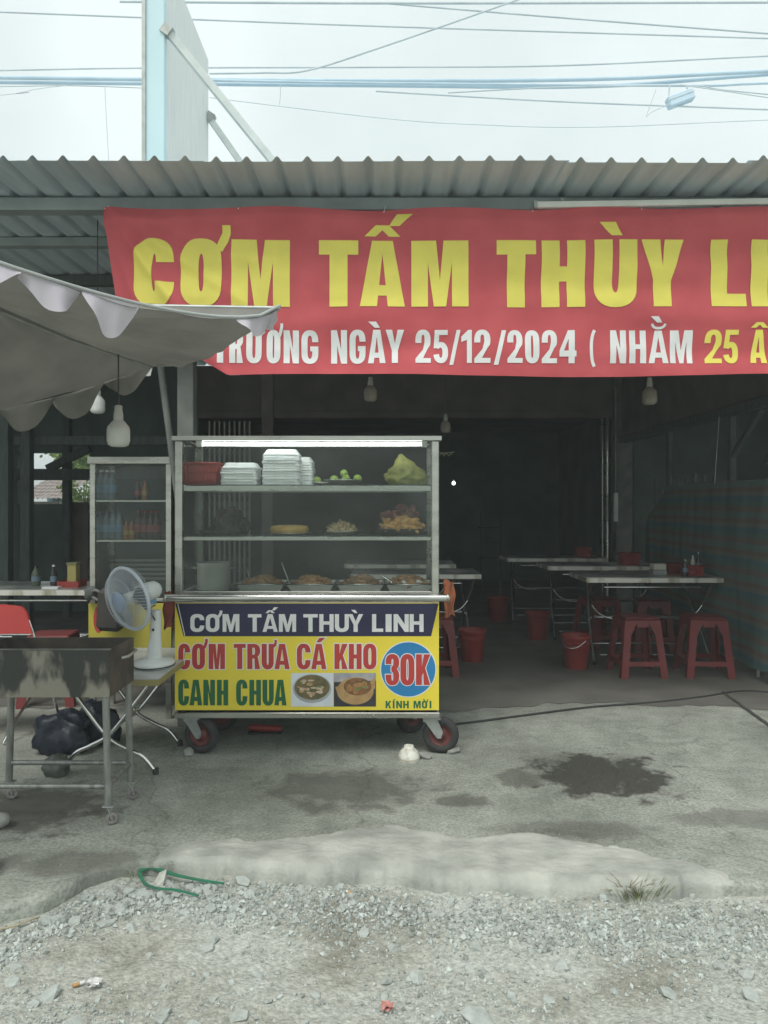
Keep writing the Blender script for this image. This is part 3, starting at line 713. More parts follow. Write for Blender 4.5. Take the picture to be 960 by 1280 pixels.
WD = 9.2
def wire(pts, r, m, label, d=WD, sagn=14, group='overhead cables'):
    pts = [Vector(P(x, y, d)) for x, y in pts]
    a = pts[0] + (pts[0] - pts[1]).normalized() * 4 if pts[0].x < -4.2 else pts[0]
    b = pts[-1] + (pts[-1] - pts[-2]).normalized() * 4 if pts[-1].x > 4.2 else pts[-1]
    ctrl = [a] + (pts[1:-1] if True else []) + [b]
    ctrl = ([a] if a != pts[0] else []) + pts + ([b] if b != pts[-1] else [])
    out = []
    for i in range(len(ctrl) - 1):       # Catmull-Rom through the measured points
        p0 = ctrl[max(i - 1, 0)]; p1 = ctrl[i]; p2 = ctrl[i + 1]; p3 = ctrl[min(i + 2, len(ctrl) - 1)]
        for j in range(6):
            t = j / 6; out.append(.5 * ((2 * p1) + (p2 - p0) * t + (2 * p0 - 5 * p1 + 4 * p2 - p3) * t * t + (3 * p1 - p0 - 3 * p2 + p3) * t ** 3))
    out.append(ctrl[-1])
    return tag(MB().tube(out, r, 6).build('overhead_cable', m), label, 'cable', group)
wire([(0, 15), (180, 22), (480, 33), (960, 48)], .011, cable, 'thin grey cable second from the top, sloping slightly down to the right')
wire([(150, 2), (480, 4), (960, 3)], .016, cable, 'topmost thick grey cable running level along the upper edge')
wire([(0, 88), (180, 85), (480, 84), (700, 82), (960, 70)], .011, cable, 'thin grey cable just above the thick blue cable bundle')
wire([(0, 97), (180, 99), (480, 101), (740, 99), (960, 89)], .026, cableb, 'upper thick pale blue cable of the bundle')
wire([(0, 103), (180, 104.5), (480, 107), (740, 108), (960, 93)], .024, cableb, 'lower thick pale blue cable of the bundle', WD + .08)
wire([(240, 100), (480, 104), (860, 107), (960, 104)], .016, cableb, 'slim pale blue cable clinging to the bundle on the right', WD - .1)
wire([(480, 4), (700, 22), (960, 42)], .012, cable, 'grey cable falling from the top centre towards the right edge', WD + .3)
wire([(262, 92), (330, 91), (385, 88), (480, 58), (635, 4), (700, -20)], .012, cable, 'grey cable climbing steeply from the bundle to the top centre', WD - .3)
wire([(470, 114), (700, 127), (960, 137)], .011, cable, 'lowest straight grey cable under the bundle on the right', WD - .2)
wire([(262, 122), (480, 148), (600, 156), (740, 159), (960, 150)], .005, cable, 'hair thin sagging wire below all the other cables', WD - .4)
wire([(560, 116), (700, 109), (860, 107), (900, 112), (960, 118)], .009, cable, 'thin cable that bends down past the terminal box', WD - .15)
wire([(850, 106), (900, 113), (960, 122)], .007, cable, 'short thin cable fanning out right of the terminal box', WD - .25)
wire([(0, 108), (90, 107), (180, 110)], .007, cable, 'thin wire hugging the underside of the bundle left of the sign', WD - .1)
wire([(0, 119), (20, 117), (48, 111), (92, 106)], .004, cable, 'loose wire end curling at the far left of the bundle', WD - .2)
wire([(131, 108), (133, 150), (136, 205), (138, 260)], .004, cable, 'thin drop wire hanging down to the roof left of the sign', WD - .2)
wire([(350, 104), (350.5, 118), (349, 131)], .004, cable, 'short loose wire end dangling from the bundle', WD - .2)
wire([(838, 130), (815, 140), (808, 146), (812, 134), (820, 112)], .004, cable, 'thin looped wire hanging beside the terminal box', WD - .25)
tb = thing('terminal_box', 'small pale blue cable junction box hanging tilted under the cables', 'junction box', P(850, 124, 9.0))
c = P(850, 124, 9.0); m = Matrix.Translation(c) @ Euler((0, R(-20), 0)).to_matrix().to_4x4()
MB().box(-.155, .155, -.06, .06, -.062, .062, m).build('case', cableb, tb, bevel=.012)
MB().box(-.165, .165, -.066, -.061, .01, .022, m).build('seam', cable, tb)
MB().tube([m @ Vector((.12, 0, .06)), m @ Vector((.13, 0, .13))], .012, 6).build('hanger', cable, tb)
MB().tube([m @ Vector((-.12, 0, .06)), m @ Vector((-.06, 0, .19))], .008, 6).build('hanger', cable, tb)

# ------------------------------------------------------------------ the red banner
BY = 4.62
bn = thing('banner', 'long red cloth banner with yellow and white lettering hung under the eave', 'banner', (0.9, BY, ZP(470, BY)))
def fold(px, py):                        # wrinkles of the cloth (metres towards the camera)
    x = px * .0048; z = py * .0048
    f = .026 * noise.noise(Vector((x * .9, z * 5, 1))) + .007 * noise.noise(Vector((x * 2.2 + z * 2, z * 9, 4))) + .024 * noise.noise(Vector((x * 2.2 - z * 1.8, z * 2.6, 8)))
    for ang, amp, w in ((.95, .050, .036), (1.25, .036, .036), (.60, .040, .036), (.35, .03, .04)):
        dx = (px - 134) * .0048; dz = (py - 262) * .0048
        dist = -dx * math.sin(ang) + dz * math.cos(ang); fall = math.exp(-max(0, dx) / .55) * min(1, max(0, dx) / .22)
        f += amp * math.exp(-(dist / w) ** 2) * fall
    f += .022 * math.exp(-((py - 278 - 4 * math.sin(px * .012)) / 9) ** 2) + .010 * math.sin(px * .006 + 1)
    f += .008 * math.exp(-((px - 437) / 1.6) ** 2) * .4
    return f
def bmap(px, py, lift=0.0):
    p = P(px, py, BY); p.y -= fold(px, py) + lift + .03; return p
def btop(px): return 262 + (3 * math.sin((px - 132) / 210 * math.pi) ** 2) - .004 * (px - 132) * .3
def bl(py):                              # left border; the lower corner is folded back
    if py < 385: return 132 + (py - 262) / 123 * 17
    return 149 + (py - 385) / 85 * 137
def bgrid(u, v):
    py = 262 + 208 * v; xl = bl(py); px = xl + (1110 - xl) * (u ** 1.15)
    return bmap(px, btop(px) * (1 - v) + 470 * v + (1.8 * math.sin(px * .011)) * v)
redc = cloth_mat('red_banner_cloth', (.66, .125, .14), (.57, .10, .115), trans=.12, scale=4)
MB().grid(bgrid, 220, 56).build('cloth', redc, bn)
yel = mat('banner_yellow', (.84, .74, .13), (.76, .67, .12), scale=6, rough=.7)
whi = mat('banner_white', (.80, .80, .79), (.70, .71, .70), scale=9, rough=.7)
row1 = items('CƠM', [(171, 220), (228, 279), (291, 363)]) + items('TẤM', [(399, 448), (450, 506), (514, 585)]) + items('THÙY', [(620, 669), (676, 730), (741, 794), (799, 852)]) + items('LINH', [(886, 930), (936, 957), (966, 1018), (1027, 1080)])
text(row1, 302, 385, .27, bmap, 0, .055, .0035).build('lettering', yel, bn)
row2 = items('TRƯƠNG', [(268, 286), (288, 305), (309, 328), (334, 351), (355, 374), (377, 398)]) + items('NGÀY', [(414, 434), (437, 457), (460, 482), (482, 505)]) + \
    items('25/12/2024', [(519, 538), (541, 560), (561, 575), (576, 589), (592, 612), (616, 632), (633, 652), (655, 673), (676, 695), (698, 719)]) + items('(', [(735, 747)]) + items('NHẰM', [(761, 781), (785, 806), (809, 834), (836, 864)])
text(row2, 414, 455, .185, bmap, 0, .11, .0035).build('lettering', whi, bn)
text(items('25', [(879, 900), (902, 921)]) + items('ÂM', [(935, 956), (960, 988)]), 414, 455, .185, bmap, 0, .11, .0035).build('lettering', yel, bn)
m = MB(); q = [bmap(262, 437, -.02), bmap(288, 470, -.02), bmap(300, 469, -.035), bmap(272, 452, -.04)]
m.add(q, [(0, 1, 2, 3)]).build('folded_corner', whi, bn)
for px in (134, 300, 480, 665, 800, 960): MB().tube([bmap(px, btop(px) + 2, .004), P(px + 2, 258, 4.70)], .004, 5).build('tie_string', white_p, bn)
pt = thing('batten_tube', 'long pale square metal tube lying along the top edge of the banner', 'tube', P(800, 260, 4.6))
MB().bar(P(668, 256.5, 4.585), P(1100, 250, 4.585), .030, .035).build('tube_body', mat('cream_metal', (.78, .79, .74), (.68, .69, .64), rough=.4), pt, bevel=.003)
MB().cbox(P(669, 256.5, 4.585), .02, .04, .042).build('end_cap', galv, pt)
for px in (700, 900): MB().cbox(P(px, 254.5, 4.64), .02, .12, .02).build('bracket', galv, pt)
# ------------------------------------------------------------------ the food cart
CY, CB = 4.27, 4.80
CX0, CX1 = XP(218, CY), XP(549, CY)
cz = lambda py: ZP(py, CY)
cart = thing('food_cart', 'stainless steel and glass food cart with yellow menu sign and lit tube', 'food cart', ((CX0 + CX1) / 2, 4.53, 0))
def cbx(name, m, x0, x1, y0, y1, z0, z1, bev=.002, par=None): return MB().box(x0, x1, y0, y1, z0, z1).build(name, m, par or cart, bevel=bev)
ps = .042
for x in (CX0, CX1 - ps):
    for y in (CY, CB - ps): cbx('post', steel, x, x + ps, y, y + ps, cz(744), cz(551), .004)
cbx('top_frame', steel, CX0 - .014, CX1 + .014, CY - .012, CY + .045, cz(551) + .001, cz(545))
cbx('top_frame', steel, CX0 - .014, CX1 + .014, CB - .045, CB + .012, cz(551) + .001, cz(545))
cbx('top_frame', steel, CX0 - .014, CX0 + .04, CY + .046, CB - .046, cz(551) + .001, cz(545))
cbx('top_frame', steel, CX1 - .04, CX1 + .014, CY + .046, CB - .046, cz(551) + .001, cz(545))
cbx('top_pane', glass, CX0 + .041, CX1 - .041, CY + .046, CB - .046, cz(548), cz(548) + .004, 0)
glz0, glz1 = cz(741), cz(551)
cbx('front_pane', glass, CX0 + ps, CX1 - ps, CY + .014, CY + .018, glz0, glz1, 0)
for x in (CX0 + .012, CX1 - .016): cbx('side_pane', glass, x, x + .004, CY + ps, CB - ps, glz0, glz1, 0)
shg = glass_mat('shelf_glass', (.80, .86, .84), 1.3, .05)
SH1, SH2, DK = cz(607) , cz(671), .900
for zt, zb in ((SH1, cz(614)), (SH2, cz(676))):
    cbx('shelf_rail', steel, CX0 + ps + .001, CX1 - ps - .001, CY + .024, CY + .042, zb, zt)
    cbx('shelf_rail', steel, CX0 + ps + .001, CX1 - ps - .001, CB - .04, CB - .022, zb, zt)
    for x in (CX0 + ps + .001, CX1 - ps - .019): cbx('shelf_rail', steel, x, x + .018, CY + .043, CB - .041, zb, zt)
    cbx('shelf_pane', shg, CX0 + ps + .002, CX1 - ps - .002, CY + .026, CB - .024, zt + .0006, zt + .0062, 0)
cbx('deck', steel, CX0, CX1, CY + .001, CB, DK - .03, DK, .003)
cbx('front_lip', steel, CX0 + ps, CX1 - ps, CY + .003, CY + .011, DK + .0005, DK + .014)
# rail across the front
ra, rb = P(206, 747.5, 4.19), P(559, 747.5, 4.19)
rl = MB().tube([ra, rb], .021, 14).build('push_rail', mat('rail_steel', (.66, .66, .63), (.5, .5, .48), scale=4, rough=.22, metal=1.0), cart)
for px in (226, 541): MB().tube([P(px, 747.5, 4.19), P(px, 747.5, 4.275)], .012, 8).build('rail_bracket', steel, rl)
for px in (206, 559): MB().lathe([(.0, -.004), (.022, -.004), (.022, .012), (.0, .012)], 14, Matrix.Translation(P(px, 747.5, 4.19)) @ Euler((0, R(90), 0)).to_matrix().to_4x4()).build('end_cap', steel, rl)
# lower cabinet
pz1, pz0 = cz(754), cz(888)
cbx('sign_backing', steel, CX0, CX1, CY + .012, CY + .03, pz0 - .004, pz1 + .05)
for x in (CX0, CX1 - .012): cbx('side_panel', steel, x, x + .012, CY + .031, CB, cz(898) + .02, DK - .031)
cbx('back_panel', steel, CX0 + .013, CX1 - .013, CB - .012, CB, cz(898) + .02, DK - .031)
fr = cbx('bottom_frame', steel, CX0 - .003, CX1 + .003, CY, CY + .04, cz(898), cz(891), .003)
cbx('bottom_plate', steel, CX0, CX1, CY + .041, CB, cz(898), cz(898) + .018)
for px in (232, 380, 467, 533): MB().lathe([(.006, 0), (.005, .004), (0, .005)], 10, Matrix.Translation(P(px, 894.5, CY)) @ Euler((R(90), 0, 0)).to_matrix().to_4x4()).build('screw', galv, fr)
# printed sign
sg_y = mat('sign_yellow', (.86, .70, .06), (.82, .66, .055), scale=2, rough=.35)
sg_b = mat('sign_navy', (.022, .022, .075), (.018, .018, .06), scale=2, rough=.35)
sg_r = mat('sign_red', (.50, .050, .045), (.46, .045, .04), scale=2, rough=.35)
sg_g = mat('sign_green', (.015, .15, .06), (.012, .13, .05), scale=2, rough=.35)
sg_w = mat('sign_white', (.82, .82, .80), (.78, .78, .77), scale=2, rough=.35)
sg_c = mat('sign_blue', (.025, .22, .47), (.02, .20, .44), scale=2, rough=.35)
sign = cbx('menu_sign', sg_y, CX0 + .001, CX1 - .001, CY + .006, CY + .011, pz0, pz1, 0)
def smap(px, py, lift=0.0): p = P(px, py, CY); p.y = CY + .006 - lift; return p
def flat(pts, lift, name, m):
    vs = [smap(x, y, lift) for x, y in pts]; a = sum(pts[i][0] * pts[(i + 1) % len(pts)][1] - pts[(i + 1) % len(pts)][0] * pts[i][1] for i in range(len(pts)))
    ix = list(range(len(pts)))
    return MB().add(vs, [ix if a < 0 else ix[::-1]]).build(name, m, sign)
def ell(cx, cy, rx, ry, n=36, a0=0, a1=360): return [(cx + rx * math.cos(R(a0 + (a1 - a0) * i / n)), cy + ry * math.sin(R(a0 + (a1 - a0) * i / n))) for i in range(n)]
flat([(218.6, 754.5), (548.4, 754.5), (539, 795.5), (229, 795.5)], .0006, 'title_band', sg_b)
flat([(221.5, 755), (222.4, 755), (231.3, 795), (230.2, 795)], .0008, 'band_line', sg_w)
t1 = items('CƠM', [(237.6, 255), (257, 274), (278, 299)]) + items('TẤM', [(309.7, 326.7), (328, 347), (348.5, 370)]) + items('THUỲ', [(379, 397), (399, 417), (418.5, 436), (435, 454)]) + items('LINH', [(465, 479), (482, 489.5), (492, 511), (512, 529.5)])
text(t1, 767.8, 790, .235, smap, 0, 0, .0012).build('lettering', sg_w, sign)
t2 = items('CƠM', [(222.6, 237.4), (239.8, 256), (260.6, 281)]) + items('TRƯA', [(292, 307), (309, 325), (327, 342), (343, 362)]) + items('CÁ', [(371, 388), (389, 408)]) + items('KHO', [(418, 434.5), (436, 452), (454, 470.5)])
text(t2, 805, 836.6, .20, smap, .034, 0, .0010).build('lettering', sg_w, sign)
text(t2, 805, 836.6, .20, smap, 0, 0, .0020).build('lettering', sg_r, sign)
t3 = items('CANH', [(222.6, 236), (236.6, 252.5), (254, 268.5), (271, 285)]) + items('CHUA', [(295, 309), (311.6, 326), (328, 342), (342.8, 358)])
text(t3, 850, 882, .185, smap, 0, 0, .0012).build('lettering', sg_g, sign)
flat(ell(510.4, 837, 35.2, 35.2, 48), .0006, 'price_ring', sg_w); flat(ell(510.4, 837, 34, 34, 48), .0010, 'price_disc', sg_c)
t4 = items('30K', [(482, 499), (500.5, 518), (520, 538)])
text(t4, 818, 856.5, .19, smap, .026, 0, .0014).build('lettering', sg_w, sign)
text(t4, 818, 856.5, .19, smap, 0, 0, .0024).build('lettering', sg_r, sign)
t5 = items('KÍNH', [(482, 489), (491, 493.2), (495.3, 502.6), (504, 511)]) + items('MỜI', [(517, 526), (527.4, 534), (537, 539.3)])
text(t5, 876.3, 885.6, .24, smap, 0, 0, .0012).build('lettering', sg_g, sign)
# two small printed food pictures
pw = mat('print_white', (.72, .75, .78), (.62, .66, .70), scale=12, rough=.4)
flat([(363.5, 841.5), (416.5, 841.5), (416.5, 883.5), (363.5, 883.5)], .0008, 'print_ground', pw)
flat(ell(390, 861, 24, 18), .0012, 'print_bowl', mat('print_rim', (.42, .46, .46), rough=.4)); flat(ell(390, 859.5, 22, 15.6), .0016, 'print_broth', mat('print_broth', (.10, .10, .045), (.2, .14, .06), scale=30))
pc = [mat('print_fish', (.62, .52, .38), (.48, .36, .22), scale=40), mat('print_herb', (.14, .20, .06), (.25, .28, .10), scale=40), mat('print_tom', (.42, .22, .10), (.5, .35, .2), scale=40)]
rng = random.Random(3)
for i in range(26):
    a = rng.random() * 6.3; q = math.sqrt(rng.random()) * .82
    flat(ell(390 + 20 * q * math.cos(a), 859.5 + 14 * q * math.sin(a), rng.uniform(1.6, 4.5), rng.uniform(1, 2.4), 9, rng.randint(0, 80), 360 + 80), .0020 + i * .00005, 'print_piece', pc[rng.choice([0, 0, 0, 1, 2])])
flat([(417.2, 841.5), (470, 841.5), (470, 883.5), (417.2, 883.5)], .0008, 'print_ground', mat('print_dark', (.03, .032, .036), (.05, .05, .055), scale=8))
flat([(417.2, 841.5), (470, 841.5), (470, 851), (417.2, 853)], .0011, 'print_cloth', mat('print_cloth', (.24, .27, .36), (.5, .45, .4), scale=14))
pot_c = mat('print_clay', (.50, .32, .14), (.40, .24, .10), scale=20)
flat(ell(444, 864, 23, 17), .0015, 'print_pot', pot_c); flat([(419, 859), (426, 857), (428, 866), (421, 865)], .00155, 'print_handle', pot_c); flat([(459, 857), (469, 846), (469, 860), (463, 868)], .0016, 'print_handle', pot_c)
flat(ell(447, 858.5, 17.5, 11), .0019, 'print_stew', mat('print_stew', (.16, .075, .03), (.28, .13, .05), scale=40))
for i in range(16):
    a = rng.random() * 6.3; q = math.sqrt(rng.random()) * .8
    flat(ell(447 + 15 * q * math.cos(a), 859 + 9 * q * math.sin(a), rng.uniform(2, 5), rng.uniform(1.4, 3), 9, rng.randint(0, 80), 360), .0022 + i * .00005, 'print_piece', [mat('print_fish2', (.44, .24, .09), (.3, .14, .05), scale=40), pc[1]][rng.random() < .25])
# lit tube under the top frame
tl = thing('tube_lamp', 'lit white fluorescent tube lamp under the top of the cart', 'lamp', P(392, 556, 4.34))
MB().box(XP(242, 4.35), XP(536, 4.35), 4.335, 4.375, ZP(549.5, 4.35), ZP(544.5, 4.35) - .008).build('housing', white_p, tl, bevel=.003)
MB().tube([P(253, 555.3, 4.34), P(527, 555.3, 4.34)], .0088, 12).build('tube', emit('lit_tube', (.95, 1.0, 1.0), 6.0), tl)
for px in (249.5, 530.5): MB().cbox(P(px, 555, 4.34), .034, .034, .036).build('end_socket', white_p, tl, bevel=.004)
for px in (280, 490): MB().cbox(P(px, 551.5, 4.343), .02, .016, .02).build('clip', galv, tl)
# swivel castors
def castor(cx, cy, rz, lab):
    m = Matrix.Translation((cx, cy, 0)) @ Matrix.Rotation(rz, 4, 'Z')
    fk = MB()
    fk.box(-.05, .05, -.05, .05, cz(898) - .012, cz(898) - .001, m)
    for sy in (-.036, .030):             # fork plates, raked towards the axle
        pts = [(-.052, .196), (.030, .196), (.062, .125), (.052, .090), (.030, .088)]
        vs = [m @ Vector((x, sy, z)) for x, z in pts] + [m @ Vector((x, sy + .006, z)) for x, z in pts]; n = len(pts)
        fk.add(vs, [tuple(range(n)), tuple(reversed(range(n, 2 * n)))] + [(i, i + n, (i + 1) % n + n, (i + 1) % n) for i in range(n)])
    fk.box(-.05, .03, -.034, .034, .176, .194, m)
    f = fk.build('castor_fork', galv, cart)
    wm = m @ Matrix.Translation((.045, 0, .1035)) @ Euler((R(90), 0, 0)).to_matrix().to_4x4()
    w = MB().lathe([(.062, -.026), (.085, -.027), (.097, -.020), (.1025, -.008), (.1025, .008), (.097, .020), (.085, .027), (.062, .026), (.062, -.026)], 32, wm, capb=False, capt=False).build('tyre', rubber, cart)
    MB().lathe([(.0, -.02), (.026, -.02), (.03, -.010), (.05, -.008), (.056, -.020), (.064, -.022), (.064, .022), (.056, .020), (.05, .008), (.03, .010), (.026, .02), (0, .02)], 28, wm).build('rim', mat('castor_red', (.15, .035, .03), (.11, .03, .028), rough=.5), w)
    MB().lathe([(.011, -.046), (.011, .046)], 10, wm).build('axle', galv, w)
castor(XP(243, 4.33), 4.335, R(-18), '')
castor(XP(541, 4.33), 4.335, R(-12), '')
castor(CX0 + .12, 4.73, R(20), ''); castor(CX1 - .1, 4.73, R(-150), '')
# chocks at the wheels, bowl and other floor things by the cart
ck = mat('broken_brick', (.36, .36, .33), (.27, .27, .25), scale=15, rough=.9)
for (px, py, r, lb) in ((236, 944, .034, 'broken concrete chock in front of the left cart wheel'), (566, 941, .040, 'broken concrete chock beside the right cart wheel'), (531, 948, .032, 'small rubble wedge between the white bowl and the right cart wheel')):
    g = G(px, py); mb = MB(); chip(mb, (g.x, g.y, r * .40), r, (1.3, .9, .6), .2); tag(mb.build('chock', ck), lb, 'chock', 'rubble wedging the cart wheels')
bw = thing('bowl', 'white bowl lying upside down on the floor beside the right cart wheel', 'bowl', G(511, 949))
g = G(511, 949); bm_ = Matrix.Translation((g.x, g.y, .0))
MB().lathe([(.060, .0), (.061, .004), (.058, .022), (.050, .042), (.036, .058), (.027, .064), (.026, .076), (.022, .076), (.021, .064), (0, .063)], 28, bm_, capb=False).build('bowl_body', mat('chipped_china', (.80, .79, .70), (.52, .50, .42), scale=24, rough=.35, lo=.38, hi=.5), bw)
MB().lathe([(.0615, .006), (.0625, .010), (.0605, .014)], 28, bm_, capb=False, capt=False).build('rim_band', mat('bowl_band', (.55, .50, .40), rough=.4), bw)
rdb = thing('plastic_offcut', 'red plastic piece lying on the floor under the cart', 'plastic piece', P(330, 912, 4.75))
MB().tube([P(311, 909, 4.7), P(322, 909.5, 4.7), P(352, 911, 4.7)], [.018, .022, .020], 10).build('grip', redp, rdb)
MB().box(XP(311, 4.7), XP(352, 4.7), 4.66, 4.74, .0, .012).build('plate', rubber, rdb); MB().tube([P(326, 912, 4.7), P(326, 940, 4.7)], .008, 6).build('stem', galv, rdb)
orag = mat('orange_cloth', (.36, .12, .05), (.25, .08, .04), scale=15, rough=.9)
def rag(pts, w, name, label, m):
    mb = MB(); mb.grid(lambda u, v: Vector(pts[0]).lerp(Vector(pts[1]), v) + Vector((w * (u - .5) + .006 * math.sin(v * 9 + u * 4), .012 * math.sin(u * 9) - .02 * (1 - abs(2 * u - 1)), .012 * math.sin(u * 7 + v * 3))), 10, 14)
    mb.grid(lambda u, v: Vector(pts[0]).lerp(Vector(pts[1]), v * .7) + Vector((w * (u - .5) * .9, .045 + .012 * math.sin(u * 8), .010 * math.sin(u * 5))), 10, 10)
    return tag(mb.build(name, m), label, 'cloth')
rag((P(561, 727, 4.26), P(562, 770, 4.26)), .06, 'rag', 'orange brown rag hanging at the right end of the cart rail', orag)
rag((P(211, 742, 4.26), P(210, 786, 4.26)), .055, 'rag', 'dull red rag hanging at the left end of the cart rail behind the fan', mat('dull_red_cloth', (.25, .06, .045), (.17, .04, .03), scale=15, rough=.9))

# ------------------------------------------------------------------ goods on the cart
S1 = SH1 + .0066; S2 = SH2 + .0066
def foambox():
    mb = MB(); rr = []
    def loop(w, d, z, r=.03, n=4):
        pts = []
        for (sx, sy, a0) in ((1, 1, 0), (-1, 1, 90), (-1, -1, 180), (1, -1, 270)):
            for i in range(n + 1):
                a = R(a0 + 90 * i / n); pts.append((sx * (w / 2 - r) + r * math.cos(a), sy * (d / 2 - r) + r * math.sin(a), z))
        return pts
    L = [loop(.2065, .2015, 0), loop(.2095, .2045, .002), loop(.2095, .2045, .0075), loop(.2065, .2015, .009), loop(.2060, .2010, .0148)]
    n = len(L[0]); vs = [p for l in L for p in l]
    fs = [(j * n + i, j * n + (i + 1) % n, (j + 1) * n + (i + 1) % n, (j + 1) * n + i) for j in range(len(L) - 1) for i in range(n)] + [tuple(reversed(range(n))), tuple(range((len(L) - 1) * n, len(L) * n))]
    return mb.add(vs, fs)
fb0 = foambox().build('foam_box', foam); first = True
_l = bmesh.new(); _l.from_mesh(fb0.data)
for _v in _l.verts:                       # closed lid: taller, sloping in towards the top
    if _v.co.z > .0085: _k = .96 if _v.co.z < .012 else .80; _v.co.x *= _k; _v.co.y *= _k; _v.co.z = .012 if _k > .9 else .036
lidm = bpy.data.meshes.new('foam_box_lid'); _l.to_mesh(lidm); _l.free(); lidm.materials.append(foam)
def stack(px, d, n, z0, what, sc=1.0):
    global first
    for i in range(n):
        o = fb0 if first else fb0.copy()
        if not first: COL.objects.link(o)
        first = False
        o.location = (XP(px, d) + random.uniform(-.003, .003), d + random.uniform(-.004, .004), z0 + i * .0152); o.rotation_euler.z = random.uniform(-.03, .03); o.scale = (sc, sc, 1)
        ordn = ['lowest', 'second', 'third', 'fourth', 'fifth', 'sixth', 'seventh', 'eighth', 'ninth', 'tenth', 'eleventh', 'twelfth']
        pos = 'topmost' if i == n - 1 else (ordn[i] if i == 0 else ordn[i] + ' from the bottom')
        if i == n - 1: o.data = lidm
        tag(o, ('white foam box, %s of the %s' % (pos, what)), 'foam box', 'foam boxes of the ' + what)
stack(302, 4.46, 7, S1, 'short stack beside the red basket')
stack(353, 4.46, 12, S1, 'tall stack on the top shelf')
stack(374, 4.67, 10, S1, 'stack half hidden behind the tall stack', .86)
# red basket
def basket(name, label, c, w, d, h, m, group=None, holes=True, tp=.86):
    t = thing(name, label, 'basket', c, group); x, y, z = c
    mb = MB(); n = 10
    def wall(a, b):                      # slatted wall from corner a to b
        for i in range(n):
            u0 = (i + .12) / n; u1 = (i + .88) / n
            p = [Vector(a[0]).lerp(Vector(b[0]), u0), Vector(a[0]).lerp(Vector(b[0]), u1), Vector(a[1]).lerp(Vector(b[1]), u1), Vector(a[1]).lerp(Vector(b[1]), u0)]
            mb.add(p, [(0, 1, 2, 3)])
        for v0, v1 in ((0, .18), (.5, .60), (.86, 1)):
            q = lambda s, v: Vector(s[0]).lerp(Vector(s[1]), v)
            mb.add([q(a, v0), q(b, v0), q(b, v1), q(a, v1)], [(0, 1, 2, 3)])
    cs = []
    for sx, sy in ((-1, -1), (1, -1), (1, 1), (-1, 1)): cs.append(((x + sx * w * tp / 2, y + sy * d * tp / 2, z + .003), (x + sx * w / 2, y + sy * d / 2, z + h)))
    for i in range(4): wall(cs[i], cs[(i + 1) % 4])
    mb.build('basket_wall', m, t)
    MB().box(x - w * tp / 2, x + w * tp / 2, y - d * tp / 2, y + d * tp / 2, z, z + .004).build('base', m, t)
    r = [c_[1] for c_ in cs]; MB().tube(r, .006, 6, closed=True).build('rim', m, t)
    return t
rb_ = basket('basket', 'red plastic basket at the left end of the top shelf', (XP(254, 4.5), 4.5, S1), .215, .24, .125, redp)
# limes, metal dish, yellow bag
lime = mat('lime', (.30, .42, .06), (.20, .32, .05), scale=14, rough=.45)
dish = thing('metal_dish', 'shallow metal dish of limes on the top shelf', 'dish', (XP(428, 4.5), 4.5, S1))
MB().lathe([(.05, 0), (.085, .004), (.105, .026), (.11, .030), (.104, .030), (.084, .010), (.0, .008)], 32, Matrix.Translation((XP(428, 4.5), 4.5, S1))).build('dish_body', steel, dish)
MB().lathe([(.108, .029), (.1125, .031), (.108, .033)], 32, Matrix.Translation((XP(428, 4.5), 4.5, S1)), capb=False, capt=False).build('rim', chrome, dish)
def limef(px, d, z, lb):
    m = MB(); m.lump((XP(px, d), d, z), .024, (1, 1, 1.12), .05, 2, 1); tag(m.build('lime', lime), lb, 'lime', 'limes on the top shelf')
limef(432, 4.48, S1 + .038, 'front lime lying in the metal dish'); limef(447, 4.50, S1 + .040, 'right hand lime in the metal dish'); limef(430, 4.55, S1 + .072, 'topmost lime piled in the metal dish'); limef(418, 4.53, S1 + .036, 'left hand lime in the metal dish')
limef(397, 4.52, S1 + .027, 'single pale lime standing beside the foam box stacks')
t = thing('small_plate', 'small metal plate between the foam boxes and the lime dish', 'plate', (XP(400, 4.40), 4.40, S1))
MB().lathe([(.03, 0), (.045, .004), (.055, .014), (.052, .014), (.042, .006), (0, .005)], 28, Matrix.Translation((XP(402, 4.40), 4.40, S1))).build('plate_body', steel, t)
MB().lathe([(.054, .0135), (.0565, .015), (.054, .0165)], 28, Matrix.Translation((XP(402, 4.40), 4.40, S1)), capb=False, capt=False).build('rim', chrome, t)
bagm = cloth_mat('yellow_bag', (.42, .42, .12), (.28, .29, .09), trans=.35, scale=14, rough=.35)
mb = MB(); bc = Vector((XP(508, 4.5), 4.5, S1))
def bagf(u, v):
    a = u * 2 * math.pi; r = .112 * (1 - .93 * max(0, (v - .30) / .70) ** 1.1) * (.75 + .25 * min(1, v * 5))
    cr = 1 + .12 * abs(math.cos(1.5 * a + .4)) + .30 * noise.noise(Vector((math.cos(a) * 2.2, math.sin(a) * 2.2, v * 5))) + .16 * noise.noise(Vector((math.cos(a) * 6, math.sin(a) * 6, v * 9)))
    return bc + Vector((r * cr * math.cos(a) * (1.05 - .2 * v) - .035 * v * v, r * cr * .75 * math.sin(a), .002 + v * .18 + .012 * noise.noise(Vector((math.cos(a) * 3, math.sin(a) * 3, v * 2))) * min(1, v * 5)))
mb.grid(bagf, 48, 26); tag(mb.build('plastic_bag', bagm), 'yellow green plastic bag tied up on the right of the top shelf', 'bag')
